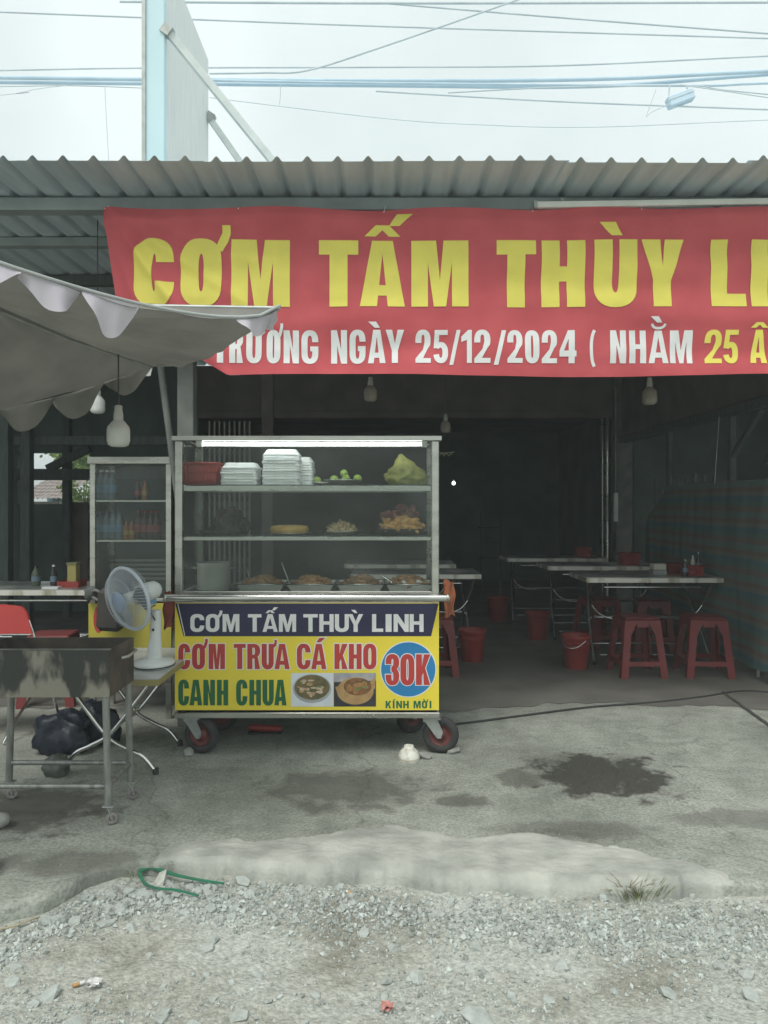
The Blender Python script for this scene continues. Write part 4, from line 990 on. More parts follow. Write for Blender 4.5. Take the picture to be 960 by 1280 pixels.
# middle shelf
def plate(name, label, c, r, h=.022, m=steel):
    t = thing(name, label, 'plate', c)
    M_ = Matrix.Translation(c)
    MB().lathe([(r * .6, 0), (r * .72, .002), (r, h), (r * 1.0, h + .003), (r * .96, h + .003), (r * .70, .006), (0, .006)], 36, M_).build('plate_body', m, t)
    MB().lathe([(r * .985, h), (r * 1.02, h + .003), (r * .985, h + .005)], 36, M_, capb=False, capt=False).build('rim', m, t)
    return t
def heap(label, c, rx, ry, h, n, size, m, name='food', cat='food', sq=(1.5, 1, .7), sub=1, rough=.25, lay=False):
    mb = MB()
    mb.lathe([(1, -.002), (.86, h * .32), (.5, h * .72), (.0, h * .86)], 20, Matrix.Translation(c) @ Matrix.Diagonal((rx, ry, 1, 1)))
    for _ in range(n):
        a = random.random() * 6.3; q = math.sqrt(random.random()) * .97
        mb.lump((c[0] + rx * q * math.cos(a), c[1] + ry * q * math.sin(a), c[2] + h * (1 - q * q) * .8 + size * .3), size * random.uniform(.7, 1.3), sq, rough, sub, random.random() * 50, rot=(random.uniform(-.5, .5), random.uniform(-.6, .6), random.random() * 6.3) if lay else None)
    return tag(mb.build(name, m), label, cat)
def fmat(name, a, b, rough=.45): return stone_like(name, a, b, rough)
def stone_like(name, a, b, rough):
    m = stone_mat(name, a, b); m.node_tree.nodes['Principled BSDF'].inputs['Roughness'].default_value = rough; return m
egg = mat('egg_loaf', (.62, .42, .12), (.48, .28, .07), scale=18, rough=.6, bump=.2, bscale=60)
t = plate('plate', 'thin metal plate under the yellow egg meatloaf', (XP(362, 4.48), 4.48, S2), .13, .006)
mb = MB().lathe([(.100, 0), (.112, .006), (.112, .030), (.104, .042), (.06, .047), (.0, .047)], 34, Matrix.Translation((XP(362, 4.48), 4.48, S2 + .0065)))
tag(mb.build('egg_meatloaf', egg), 'round yellow egg meatloaf on the middle shelf', 'food')
t = plate('plate', 'metal plate holding shredded pork skin on the middle shelf', (XP(426, 4.48), 4.48, S2), .115, .016)
heap('pale heap of shredded pork skin in the centre of the middle shelf', (XP(426, 4.48), 4.48, S2 + .012), .088, .088, .055, 150, .011, stone_like('pork_skin', (.52, .40, .24), (.42, .31, .17), .7), 'shredded_pork_skin', sq=(2.6, .5, .4))
t = plate('serving_bowl', 'dark shallow bowl heaped with fried pieces on the middle shelf', (XP(499, 4.48), 4.48, S2), .158, .030, mat('dark_tin', (.10, .105, .10), rough=.5, metal=.4))
frm = stone_like('fried_pieces', (.60, .36, .12), (.48, .26, .09), .5)
heap('heap of golden fried sausages and cutlets in the dark bowl', (XP(501, 4.47), 4.47, S2 + .022), .125, .12, .075, 70, .024, frm, 'fried_sausages', sq=(1.9, .62, .6), sub=2, rough=.06, lay=True)
heap('reddish brown grilled meat on top of the golden fried heap', (XP(501, 4.53), 4.53, S2 + .085), .085, .07, .065, 26, .028, stone_like('red_meat', (.26, .095, .07), (.17, .06, .05), .5), 'grilled_meat', sq=(1.6, 1, .5))
dkt = mat('dark_tray', (.075, .08, .075), rough=.4, metal=.5)
t = plate('plate', 'dark plate under the heap of charred pork at the left', (XP(278, 4.5), 4.5, S2), .145, .014, dkt)
heap('tall dark heap of charred grilled pork chops at the left of the middle shelf', (XP(287, 4.5), 4.5, S2 + .010), .092, .09, .14, 46, .032, stone_like('charred_pork', (.060, .042, .032), (.035, .026, .022), .5), 'grilled_pork', sq=(1.5, 1.1, .35))
# deck: pot and trays
DK1 = DK + .0008
pot = thing('cooking_pot', 'dull aluminium cooking pot at the left of the cart deck', 'pot', (XP(267, 4.5), 4.5, DK1))
Mp = Matrix.Translation((XP(267, 4.5), 4.5, DK1))
MB().lathe([(.088, 0), (.094, .006), (.094, .150), (.098, .153), (.098, .158), (.090, .158), (.090, .010), (0, .010)], 36, Mp).build('pot_body', mat('aluminium', (.66, .66, .62), (.54, .54, .50), scale=6, rough=.42, metal=.35), pot)
for s in (-1, 1): MB().tube([Mp @ Vector((s * .094, -.03, .125)), Mp @ Vector((s * .125, -.02, .128)), Mp @ Vector((s * .125, .02, .128)), Mp @ Vector((s * .094, .03, .125))], .005, 6).build('handle', steel, pot)
mt = [stone_like('braised_a', (.46, .26, .13), (.32, .17, .08), .35), stone_like('braised_b', (.52, .31, .15), (.36, .19, .09), .35)]
TR = [(329, 'first food tray from the left beside the pot', 'brown braised meat in the first tray from the left'), (390, 'second food tray from the left with a ladle in it', 'braised meat with green bits in the second tray'),
      (451, 'third food tray from the left on the cart deck', 'reddish braised pork pieces in the third tray'), (511, 'rightmost food tray on the cart deck', 'brown meat with white pieces in the rightmost tray')]
for i, (px, lt, lf) in enumerate(TR):
    c = Vector((XP(px, 4.43), 4.43, DK1)); w, d, h = .262, .23, .05
    t = thing('food_tray', lt, 'tray', c, 'food trays on the cart deck')
    mb = MB()
    o = [(-1, -1), (1, -1), (1, 1), (-1, 1)]
    lv = [(w * .40, d * .40, 0), (w / 2, d / 2, h), (w / 2 + .008, d / 2 + .008, h), (w / 2 + .008, d / 2 + .008, h - .004)]
    inn = [(w / 2 - .002, d / 2 - .002, h), (w * .40 - .002, d * .40 - .002, .003)]
    seq = [lv[0], lv[1]]; vs = [c + Vector((a * sx, b * sy, z)) for a, b, z in [lv[3], lv[2], inn[0], inn[1]] for sx, sy in o]
    fs = [(k * 4 + j, k * 4 + (j + 1) % 4, (k + 1) * 4 + (j + 1) % 4, (k + 1) * 4 + j) for k in range(3) for j in range(4)] + [(12, 13, 14, 15)]
    mb.add(vs, fs)
    vs = [c + Vector((a * sx, b * sy, z)) for a, b, z in [lv[0], (w / 2, d / 2, h - .0045)] for sx, sy in o]
    mb.add(vs, [(j, (j + 1) % 4, 4 + (j + 1) % 4, 4 + j) for j in range(4)] + [(3, 2, 1, 0)])
    mb.build('tray_body', MATS['aluminium'], t); MB().tube([c + Vector(((w / 2 + .008) * sx, (d / 2 + .008) * sy, h - .002)) for sx, sy in o], .0035, 6, closed=True).build('rolled_rim', chrome, t)
    heap(lf, (c.x, c.y, DK1 + .024), w * .45, d * .45, .064, 80, .018, mt[i % 2], 'braised_meat', sq=(1.6, 1.0, .5), lay=True)
    if i == 1: heap('small green heap of herbs on the braised meat in the second tray', (c.x + .02, c.y + .04, DK1 + .06), .06, .04, .022, 40, .009, stone_like('herbs', (.20, .20, .07), (.12, .14, .05), .6), 'herbs', sq=(1.5, 1, .4))
    if i == 3:
        for q, lb in ((-.03, 'left white tofu piece in the rightmost tray'), (.055, 'right white tofu piece in the rightmost tray')):
            mb = MB(); chip(mb, (c.x + q, c.y - .078, DK1 + .056), .018, (1.3, .9, .7), .15); tag(mb.build('tofu_piece', foam), lb, 'tofu', 'white pieces in the rightmost tray')
def ladle(name, label, a, b):
    t = thing(name, label, 'spoon', b); MB().tube([a, b], .004, 6).build('handle', chrome, t)
    MB().lathe([(.0, -.014), (.014, -.012), (.024, .0), (.023, .001), (.012, -.009), (0, -.011)], 18, Matrix.Translation(b)).build('scoop', chrome, t)
ladle('ladle', 'thin metal ladle leaning in the second tray', P(352, 703, 4.45), P(362, 729, 4.40)); ladle('serving_spoon', 'metal spoon standing in the first tray from the left', P(309, 710, 4.47), P(313, 726, 4.42))
ladle('serving_spoon', 'metal spoon lying across to the rightmost tray', P(476, 719, 4.42), P(490, 728, 4.39))
# ------------------------------------------------------------------ umbrella
um = thing('market_umbrella', 'square grey market umbrella with pale scalloped valance at the left', 'umbrella', (-1.61, 2.88, 0))
uA, uB = P(350, 384, 2.9), P(190, 458, 4.1)
e1 = Vector((-1.57, -1.24, 0)); uC = uA + e1; uC.z = 2.35; uD = uB + e1; uD.z = 2.02
uc = (uA + uB + uC + uD) / 4; uc.z = 2.22
canm = cloth_mat('umbrella_cloth', (.27, .262, .24), (.21, .205, .188), trans=.14, scale=5)
valm = cloth_mat('valance_cloth', (.74, .70, .76), (.64, .60, .66), trans=.35, scale=5)
def rim(a, b, t, sag):
    p = a.lerp(b, t); q = t
    if a is uA and b is uC: q = t ** .62
    if a is uC and b is uA: q = (1 - t) ** .62
    p.z -= sag * math.sin(math.pi * q); return p
def panel(a, b, sag, name):
    def f(u, v):
        p = uc.lerp(rim(a, b, u, sag), v)
        p.z -= .05 * math.sin(math.pi * v) * (1 - .6 * abs(2 * u - 1)) - (.035 * noise.noise(Vector((u * 5, v * 1.3, sag * 40))) + .018 * noise.noise(Vector((u * 13, v * 2.5, 4)))) * math.sin(math.pi * min(1, max(0, u))) ** .5
        return p
    MB().grid(f, 56, 30).build(name, canm, um)
panel(uA, uB, .075, 'canopy_panel'); panel(uB, uD, .26, 'canopy_panel'); panel(uD, uC, .05, 'canopy_panel'); panel(uC, uA, .14, 'canopy_panel')
def valance(a, b, sag, n, spans=None, out=(0, 0), hang=.085, seed=0, m=None):
    ax = (b - a).normalized(); nrm = Vector((ax.y, -ax.x, 0))
    for i in range(n):
        t0 = i / n; t1 = (i + 1) / n
        if spans and i not in spans: continue
        def f(u, v, t0=t0, t1=t1, i=i):
            p = rim(a, b, t0 + (t1 - t0) * u, sag)
            h = (.014 + hang * math.sin(math.pi * u ** (1 + .7 * noise.noise(Vector((i * 3.7, seed, 1))))) ** (.7 + .5 * random.Random(i + seed).random())) * (.55 + .6 * random.Random(i * 7 + seed).random())
            return p + Vector((0, 0, .004 - h * v)) + nrm * (.004 + (.03 * math.sin(u * 6 + i * 2) + .015 * math.sin(u * 13)) * v)
        MB().grid(f, 16, 6).build('valance_flap', m or valm, um)
valance(uA, uC, .14, 11, (0, 3, 4, 5, 6, 7, 8, 9), seed=1, hang=.10); valance(uB, uA, .075, 8, (7,), seed=2, hang=.06); valance(uB, uD, .26, 8, None, seed=3, hang=.14, m=canm); valance(uC, uD, .05, 8, None, seed=4)
hemm = mat('hem_grey', (.42, .44, .43), rough=.7)
MB().tube([rim(uC, uA, i / 24, .138) + Vector((0, 0, .006)) for i in range(25)], .006, 6).build('hem', hemm, um)
MB().tube([rim(uA, uB, i / 24, .073) + Vector((0, 0, .004)) for i in range(25)], .005, 6).build('hem', hemm, um)
for c in (uA, uB, uC, uD): MB().tube([uc - Vector((0, 0, .03)), uc.lerp(c, .5) - Vector((0, 0, .035)), c - Vector((0, 0, .004))], .008, 6).build('rib', galv, um)
MB().tube([(uc.x, uc.y, 0.02), (uc.x, uc.y, 2.33)], .02, 12).build('pole', galv, um)
MB().lathe([(.13, 0), (.13, .06), (.05, .09), (.035, .25), (.0, .25)], 24, Matrix.Translation((uc.x, uc.y, 0.0))).build('base', colm, um)

# ------------------------------------------------------------------ bulbs
def bulb(c, s, label, top, m=None, flip=False):
    t = thing('light_bulb', label, 'light bulb', c, 'unlit bulbs hanging under the roof')
    M_ = Matrix.Translation(c) @ Matrix.Diagonal((s, s, s, 1))
    MB().lathe([(0, 0), (.030, .002), (.044, .010), (.050, .028), (.050, .075), (.046, .092), (.030, .112), (.020, .122)], 24, M_).build('bulb_glass', m or white_p, t)
    MB().lathe([(.021, .122), (.021, .150), (.017, .165), (.017, .185), (.006, .19)], 16, M_).build('socket', mat('socket_white', (.55, .55, .50), (.42, .42, .38), scale=9, rough=.5), t)
    MB().tube([M_ @ Vector((0, 0, .185)), (c[0], c[1], top)], .0035, 5).build('flex', blackc, t)
bulb(P(148, 559, 3.55), 1.03, 'large white unlit bulb hanging in front of the drinks cabinet', 2.18, mat('bulb_white', (.58, .58, .54), (.50, .50, .46), rough=.35))
bulb(P(122, 517, 5.0), .95, 'smaller dim bulb hanging behind the umbrella valance', 3.25)
dimb = mat('dusty_bulb', (.36, .34, .28), (.26, .24, .19), scale=12, rough=.6)
bulb(P(463, 502, 5.6), .95, 'dusty bulb hanging below the middle of the banner', 3.2, dimb)
bulb(P(812, 506, 5.8), 1.1, 'yellowed bulb hanging below the right end of the banner', 3.2, dimb)
bulb(P(557, 541, 7.0), .9, 'small dark bulb hanging above the right end of the cart', 3.2, dimb)
bulb(P(567, 606, 13.2), .5, 'tiny lit bulb glowing deep in the dark room', 2.69, emit('lit_bulb', (1, 1, 1), 6))
vg = MB()
gm2 = thing('leaf_garland', 'short pale green paper garland strung high in the dark doorway', 'garland', P(555, 568, 8.6))
for i in range(7):
    c = P(546 + i * 3, 567 + (i % 2) * 2, 8.6); MB().cbox(c, .022, .004, .026, (0, .6 * (i % 3), 0)).build('paper_leaf', mat('paper_leaf', (.40, .50, .22), rough=.7), gm2)
MB().tube([P(543, 565, 8.6), P(555, 566.5, 8.6), P(568, 565, 8.6)], .004, 5).build('string', white_p, gm2)

# leaning pole and its tape
lp = thing('leaning_pole', 'thin grey steel pole leaning between the cabinet and the cart', 'pole', (XP(262, 4.95), 4.95, 0))
MB().tube([P(200, 452, 4.86), (XP(258, 5.05), 5.05, 0.0)], .022, 10).build('pole_tube', colm, lp)
MB().add([P(188, 444, 4.84), P(194, 446, 4.84), P(188, 470, 4.84), P(180, 470, 4.84)], [(0, 1, 2, 3)]).build('cloth_strip', whi, lp)
MB().tube([P(186, 444, 4.85), P(198, 451, 4.85)], .004, 5).build('tie', whi, lp)

# ------------------------------------------------------------------ charcoal grill
gr = thing('charcoal_grill', 'sooty steel charcoal grill box on a wheeled tube stand', 'grill', (-1.5, 3.5, 0))
gx1 = -1.195; gx0 = -1.80; gy0, gy1 = 3.34, 3.67; gz1 = ZP(813, 3.34); gz0 = ZP(872, 3.34)
sootm = mat('burnt_steel', (.048, .050, .045), (.29, .27, .22), scale=4.0, rough=.75, metal=.1, stretch=(2.6, 2.6, .9), lo=.43, hi=.53, detail=14, bump=.35, bscale=30)
_t = sootm.node_tree; _n = [q for q in _t.nodes if q.type == 'TEX_NOISE'][0]; _rp = [q for q in _t.nodes if q.type == 'VALTORGB'][0]
_tc = [q for q in _t.nodes if q.type == 'TEX_COORD'][0]; _sp = _t.nodes.new('ShaderNodeSeparateXYZ'); _t.links.new(_tc.outputs['Object'], _sp.inputs[0])
_mr = _t.nodes.new('ShaderNodeMapRange'); _mr.inputs[1].default_value = gz0; _mr.inputs[2].default_value = gz0 + .09; _mr.inputs[3].default_value = -.16; _mr.inputs[4].default_value = .05
_t.links.new(_sp.outputs[2], _mr.inputs[0]); _ad = _t.nodes.new('ShaderNodeMath'); _t.links.new(_n.outputs['Fac'], _ad.inputs[0]); _t.links.new(_mr.outputs[0], _ad.inputs[1]); _t.links.new(_ad.outputs[0], _rp.inputs['Fac'])
sootb = mat('rusty_soot', (.12, .095, .075), (.05, .045, .04), scale=7, rough=.8, metal=.1, bump=.2, bscale=30)
th = .006
MB().box(gx0, gx1, gy0, gy0 + th, gz0, gz1).build('front_plate', sootm, gr, bevel=.002)
MB().box(gx0, gx1, gy1 - th, gy1, gz0, gz1 + .0).build('back_plate', sootb, gr, bevel=.002)
MB().box(gx1 - th, gx1 + .001, gy0 + th + .0005, gy1 - th - .0005, gz0, gz1 + .001).build('side_plate', sootb, gr, bevel=.001)
MB().box(gx0, gx0 + th, gy0 + th + .0005, gy1 - th - .0005, gz0, gz1 + .001).build('side_plate', sootb, gr, bevel=.001)
MB().box(gx0 + th, gx1 - th, gy0 + th, gy1 - th, gz0 + .002, gz0 + .008).build('floor_plate', sootb, gr)
mb = MB()
for _ in range(160): chip(mb, (random.uniform(gx0 + .05, gx1 - .05), random.uniform(gy0 + .04, gy1 - .04), gz0 + random.uniform(.03, .06)), .025, (1.4, 1, .9))
co = mb.build('charcoal', mat('charcoal', (.025, .025, .026), (.06, .06, .06), scale=20, rough=.9), gr); co['kind'] = 'stuff'
def glip(z): return MB().box(gx0, gx1 + .004, gy0 - .004, gy0 + .016, z, z + .004)
glip(gz1 + .0015).build('rim', mat('worn_rim', (.26, .26, .23), (.14, .14, .13), scale=12, rough=.6, metal=.4), gr)
hb = MB().tube([(gx1 + .004, 3.485, gz1 - .062), (gx1 + .032, 3.50, gz1 - .057), (gx1 + .032, 3.60, gz1 - .047), (gx1 + .004, 3.615, gz1 - .047)], .007, 8).build('handle', mat('bare_handle', (.48, .47, .42), rough=.45, metal=.5), gr)
tubm = mat('stand_tube', (.34, .345, .325), (.20, .205, .19), scale=9, rough=.5, metal=.5, stretch=(4, 4, 1))
for (x, y) in ((gx1 - .022, gy0 + .02), (gx1 - .022, gy1 - .02), (gx0 + .03, gy1 - .02), (gx0 + .03, gy0 + .02)):
    spl = .012
    MB().tube([(x, y, gz0 - .001), (x + (spl if x > -1.5 else -spl), y, .085)], .0165, 10).build('leg', tubm, gr)
    xx = x + (spl if x > -1.5 else -spl)
    c = MB().box(xx - .022, xx + .026, y - .02, y + .02, .078, .084).build('castor', galv, gr)
    wm = Matrix.Translation((xx + .016, y - .004, .027)) @ Euler((R(90), 0, R(25))).to_matrix().to_4x4()
    MB().lathe([(.010, -.010), (.024, -.010), (.0262, -.006), (.0262, .006), (.024, .010), (.010, .010), (.010, -.010)], 20, wm, capb=False, capt=False).build('wheel', mat('castor_grey', (.26, .24, .23), rough=.6), c)
    fkk = MB()
    for sy in (-.016, .016): fkk.bar(wm @ Vector((0, 0, sy)), (xx + .004, y - sy * .9, .079), .012, .003)
    fkk.tube([wm @ Vector((0, 0, -.018)), wm @ Vector((0, 0, .018))], .004, 6); fkk.build('fork', galv, c)
zb = ZP(985, gy0)
MB().tube([(gx0 + .03, gy0 + .02, zb), (gx1 - .012, gy0 + .02, zb)], .012, 8).build('stretcher', tubm, gr)
MB().tube([(gx0 + .03, gy1 - .02, zb + .006), (gx1 - .012, gy1 - .02, zb + .006)], .012, 8).build('stretcher', tubm, gr)
MB().tube([(gx1 - .012, gy0 + .02, zb + .003), (gx1 - .012, gy1 - .02, zb + .003)], .012, 8).build('stretcher', tubm, gr)
cb = thing('concrete_block', 'broken pale concrete block on the floor at the left edge', 'block', G(-6, 1037))
g = G(-8, 1036); mb = MB(); mb.lump((g.x, g.y, .032), .062, (1.1, .8, .56), .10, 2, 3, rot=(.05, .03, .3)); mb.build('block_body', ck, cb)

# ------------------------------------------------------------------ low folding table with the fan
ft = thing('folding_table', 'low folding table with yellowed edge and curved chrome legs under the fan', 'table', (-1.44, 4.2, 0))
tx0, tx1, ty0, ty1, tz = -1.76, -1.115, 3.80, 4.62, .535
MB().box(tx0, tx1, ty0, ty1, tz - .004, tz).build('table_top', mat('table_top_white', (.55, .56, .54), (.42, .43, .41), scale=8, rough=.35), ft)
MB().box(tx0 - .001, tx1 + .001, ty0 - .001, ty1 + .001, tz - .036, tz - .005).build('edge_band', mat('yellow_edge', (.34, .28, .10), (.26, .23, .12), scale=7, rough=.6), ft, bevel=.002)
def curve3(pts, n=8):
    pts = [Vector(p) for p in pts]; out = []
    for i in range(len(pts) - 1):
        p0 = pts[max(i - 1, 0)]; p1 = pts[i]; p2 = pts[i + 1]; p3 = pts[min(i + 2, len(pts) - 1)]
        for j in range(n):
            t = j / n; out.append(.5 * ((2 * p1) + (p2 - p0) * t + (2 * p0 - 5 * p1 + 4 * p2 - p3) * t * t + (3 * p1 - p0 - 3 * p2 + p3) * t ** 3))
    return out + [pts[-1]]
for yy in (3.98, 4.45):
    MB().tube(curve3([(-1.66, yy, .50), (-1.56, yy, .36), (-1.44, yy, .20), (-1.34, yy, .135), (-1.25, yy, .09), (-1.185, yy, .012)]), .0115, 8).build('leg', chrome, ft)
    MB().tube(curve3([(-1.20, yy + .026, .50), (-1.30, yy + .026, .36), (-1.43, yy + .026, .20), (-1.53, yy + .026, .14), (-1.61, yy + .026, .10), (-1.67, yy + .026, .012)]), .0115, 8).build('leg', chrome, ft)
    for x, dy in ((-1.183, 0), (-1.672, .026)): MB().lathe([(.016, 0), (.016, .03), (.0, .03)], 10, Matrix.Translation((x, yy + dy, .0))).build('rubber_foot', rubber, ft)
MB().tube([(-1.435, 3.98, .205), (-1.435, 4.47, .205)], .008, 8).build('pivot_bar', chrome, ft)

fan = thing('table_fan', 'white electric table fan with blue hub turned to the left', 'fan', (-1.222, 4.09, tz))
fw = mat('fan_white', (.74, .76, .74), (.62, .64, .62), scale=5, rough=.35)
fbx, fby = -1.222, 4.09
MB().lathe([(.088, 0), (.102, .006), (.104, .022), (.095, .034), (.05, .046), (.034, .050), (0, .05)], 36, Matrix.Translation((fbx, fby, tz + .0008)) @ Matrix.Diagonal((1.0, 1.25, 1, 1))).build('base', fw, fan)
MB().lathe([(.105, .008), (.1065, .011), (.105, .014)], 36, Matrix.Translation((fbx, fby, tz + .0008)) @ Matrix.Diagonal((1.0, 1.25, 1, 1)), capb=False, capt=False).build('base_band', rubber, fan)
MB().tube([(fbx, fby, tz + .046), (fbx + .004, fby, tz + .14), (fbx + .008, fby, tz + .30)], [.042, .032, .026], 16).build('column', fw, fan)
MB().cbox((fbx + .002, fby - .029, tz + .20), .012, .010, .012).build('button', rubber, fan)
hc = Vector((-1.335, 4.01, .905))          # blade centre
ax = Vector((-.58, -.79, -.20)).normalized(); FM = Matrix.Translation(hc) @ ax.to_track_quat('Z', 'Y').to_matrix().to_4x4()
MB().lathe([(.0, -.20), (.030, -.195), (.048, -.17), (.052, -.10), (.050, -.055), (.0, -.052)], 24, FM).build('motor_housing', fw, fan)
MB().cbox(FM @ Vector((.02, -.05, -.13)), .036, .012, .036, (0, 0, R(38))).build('badge', mat('fan_badge', (.10, .32, .50), rough=.4), fan)
FR = .166
guard = mat('guard_wire', (.62, .66, .70), (.54, .58, .62), rough=.35, metal=.3)
MB().tube([FM @ Vector((FR * math.cos(a), FR * math.sin(a), 0)) for a in [i * 2 * math.pi / 48 for i in range(48)]], .0095, 8, closed=True).build('guard_ring', mat('guard_ring', (.60, .65, .72), rough=.4), fan)
gf = MB(); gb = MB()
for i in range(60):
    a = i * 2 * math.pi / 60
    gf.tube([FM @ Vector((r * math.cos(a + tw), r * math.sin(a + tw), z)) for r, z, tw in ((.052, .060, .35), (.10, .058, .2), (.145, .040, .06), (FR, .004, 0))], .0013, 4, cap=False)
    gb.tube([FM @ Vector((r * math.cos(a), r * math.sin(a), z)) for r, z in ((.05, -.056), (.12, -.052), (.16, -.034), (FR, -.004))], .0013, 4, cap=False)
gf.tube([FM @ Vector((.12 * math.cos(i * .26), .12 * math.sin(i * .26), .0525)) for i in range(24)], .0014, 4, closed=True)
gf.build('front_guard', guard, fan); gb.build('rear_guard', guard, fan)
MB().lathe([(.053, .054), (.055, .060), (.050, .066), (.0, .068)], 24, FM).build('hub_cap', mat('hub_blue', (.36, .44, .56), (.28, .36, .48), scale=12, rough=.4), fan)
for k in range(3):
    def bf(u, v, k=k):
        r = .03 + .125 * v; a = k * 2.094 + (-.55 + 1.1 * u) * (.5 + .6 * math.sin(v * 2.6)); return FM @ Vector((r * math.cos(a), r * math.sin(a), -.012 + .030 * (u - .5) + .0))
    MB().grid(bf, 8, 8).build('blade', mat('blade_grey', (.24, .26, .29), rough=.3), fan)
MB().lathe([(.0, .03), (.03, .028), (.032, -.045), (0, -.05)], 18, FM).build('hub', fw, fan)
MB().tube(curve3([(fbx + .01, fby - .02, tz + .33), (fbx - .01, fby - .05, tz + .31), (fbx + .012, fby - .03, tz + .25)]), .004, 6).build('cord', blackc, fan)

# ------------------------------------------------------------------ drinks cabinet
dc = thing('drinks_cabinet', 'narrow glass drinks cabinet with steel frame and yellow base behind the fan', 'cabinet', (XP(163, 5.0), 5.2, 0))
kx0, kx1, ky0, ky1 = XP(112, 5.0), XP(214, 5.0), 5.0, 5.38; kz = lambda py: ZP(py, 5.0)
def kbx(name, m, x0, x1, y0, y1, z0, z1, bev=.002): return MB().box(x0, x1, y0, y1, z0, z1).build(name, m, dc, bevel=bev)
for x in (kx0, kx1 - .036):
    for y in (ky0, ky1 - .03): kbx('post', steel, x, x + .036, y, y + .03, .0, kz(580))
kbx('top_frame', steel, kx0 - .012, kx1 + .012, ky0 - .012, ky1 + .01, kz(579.8), kz(571))
for py in (625, 675): kbx('shelf', steel, kx0 + .037, kx1 - .037, ky0 + .012, ky1 - .012, kz(py + 2.5), kz(py))
kbx('deck', steel, kx0 + .037, kx1 - .037, ky0 + .004, ky1, kz(752), kz(748))
kbx('front_pane', glass, kx0 + .036, kx1 - .036, ky0 + .004, ky0 + .008, kz(747), kz(580.5), 0)
kbx('side_pane', glass, kx1 - .012, kx1 - .008, ky0 + .03, ky1 - .03, kz(747), kz(580.5), 0)
kbx('side_pane', glass, kx0 + .008, kx0 + .012, ky0 + .03, ky1 - .03, kz(747), kz(580.5), 0)
ys = kbx('yellow_panel', mat('panel_yellow', (.52, .46, .06), (.42, .37, .05), scale=3, rough=.5), kx0 - .004, kx1 + .004, ky0 - .010, ky0 - .004, kz(818), kz(754))
def kflat(pts, lift, name, m):
    vs = [Vector((XP(x, 5.0), ky0 - .010 - lift, kz(y))) for x, y in pts]; MB().add(vs, [list(range(len(pts)))]).build(name, m, ys)
kflat(ell(124, 774, 6.5, 17, 24)[::-1], .001, 'red_patch', sg_r)
kflat([(154, 812), (158, 808), (166, 807), (161, 812)], .001, 'print_mark', rubber)
kbx('side_panel', steel, kx0 + .037, kx1 - .037, ky1 - .012, ky1 - .004, .35, kz(753))
mb = MB()
for i in range(5): mb.box(kx0 + .06 + .0, kx1 - .06, ky1 - .09, ky1 - .08, kz(706 + i * 6), kz(703 + i * 6))
mb.build('louvre', mat('louvre_grey', (.30, .32, .31), rough=.5), dc)
def bottle(c, h, m, capm, label, grp, r=.030):
    t = thing('bottle', label, 'bottle', c, grp)
    M_ = Matrix.Translation(c)
    MB().lathe([(r * .9, 0), (r, .006), (r, h * .58), (r * .85, h * .70), (r * .42, h * .86), (r * .40, h * .93)], 16, M_).build('bottle_body', m, t)
    MB().lathe([(r * .46, h * .925), (r * .46, h), (0, h)], 12, M_).build('cap', capm, t)
    MB().lathe([(r * 1.02, h * .25), (r * 1.02, h * .50)], 16, M_, capb=False, capt=False).build('wrap_label', mat('wrap_' + m.name, tuple(min(.5, k * 1.5 + .03) for k in MCOL.get(m.name, (.1, .15, .2))), scale=20), t)
MCOL = {'cola_bottle': (.13, .02, .02), 'orange_drink': (.2, .14, .03), 'water_bottle': (.06, .12, .18)}
wat = mat('water_bottle', (.11, .16, .185), (.08, .12, .145), rough=.2); cola = mat('cola_bottle', (.04, .03, .03), (.07, .05, .045), scale=15, rough=.25); oran = mat('orange_drink', (.26, .11, .035), (.2, .08, .03), rough=.3)
shz = kz(625) + .0008; shz2 = kz(675) + .0008
for i, px in enumerate((127, 134, 141)): bottle((XP(px, 5.12), 5.12, shz), .20, wat, white_p, ('first', 'second', 'third')[i] + ' clear blue water bottle from the left on the upper cabinet shelf', 'water bottles on the upper cabinet shelf')
for i, px in enumerate((172, 181)): bottle((XP(px, 5.12), 5.12, shz), .125, oran if i else cola, redp, ('red and orange' if i else 'dark') + ' short bottle on the right of the upper cabinet shelf', 'short bottles on the upper cabinet shelf', .022)
for i, px in enumerate((126, 134, 142, 150)): bottle((XP(px, 5.12), 5.12, shz2), .19, wat, wat, ('first', 'second', 'third', 'fourth')[i] + ' blue bottle from the left on the lower cabinet shelf', 'blue bottles on the lower cabinet shelf')
for i, px in enumerate((158, 165)): bottle((XP(px, 5.10), 5.10, shz2), .12, oran, oran, ('left', 'right')[i] + ' one of two orange drink bottles on the lower cabinet shelf', 'orange bottles on the lower cabinet shelf', .022)
for i, px in enumerate((173, 181, 189, 196)): bottle((XP(px, 5.12), 5.12, shz2), .19, cola, redp, ('first', 'second', 'third', 'fourth')[i] + ' dark cola bottle from the left on the lower cabinet shelf', 'cola bottles on the lower cabinet shelf')
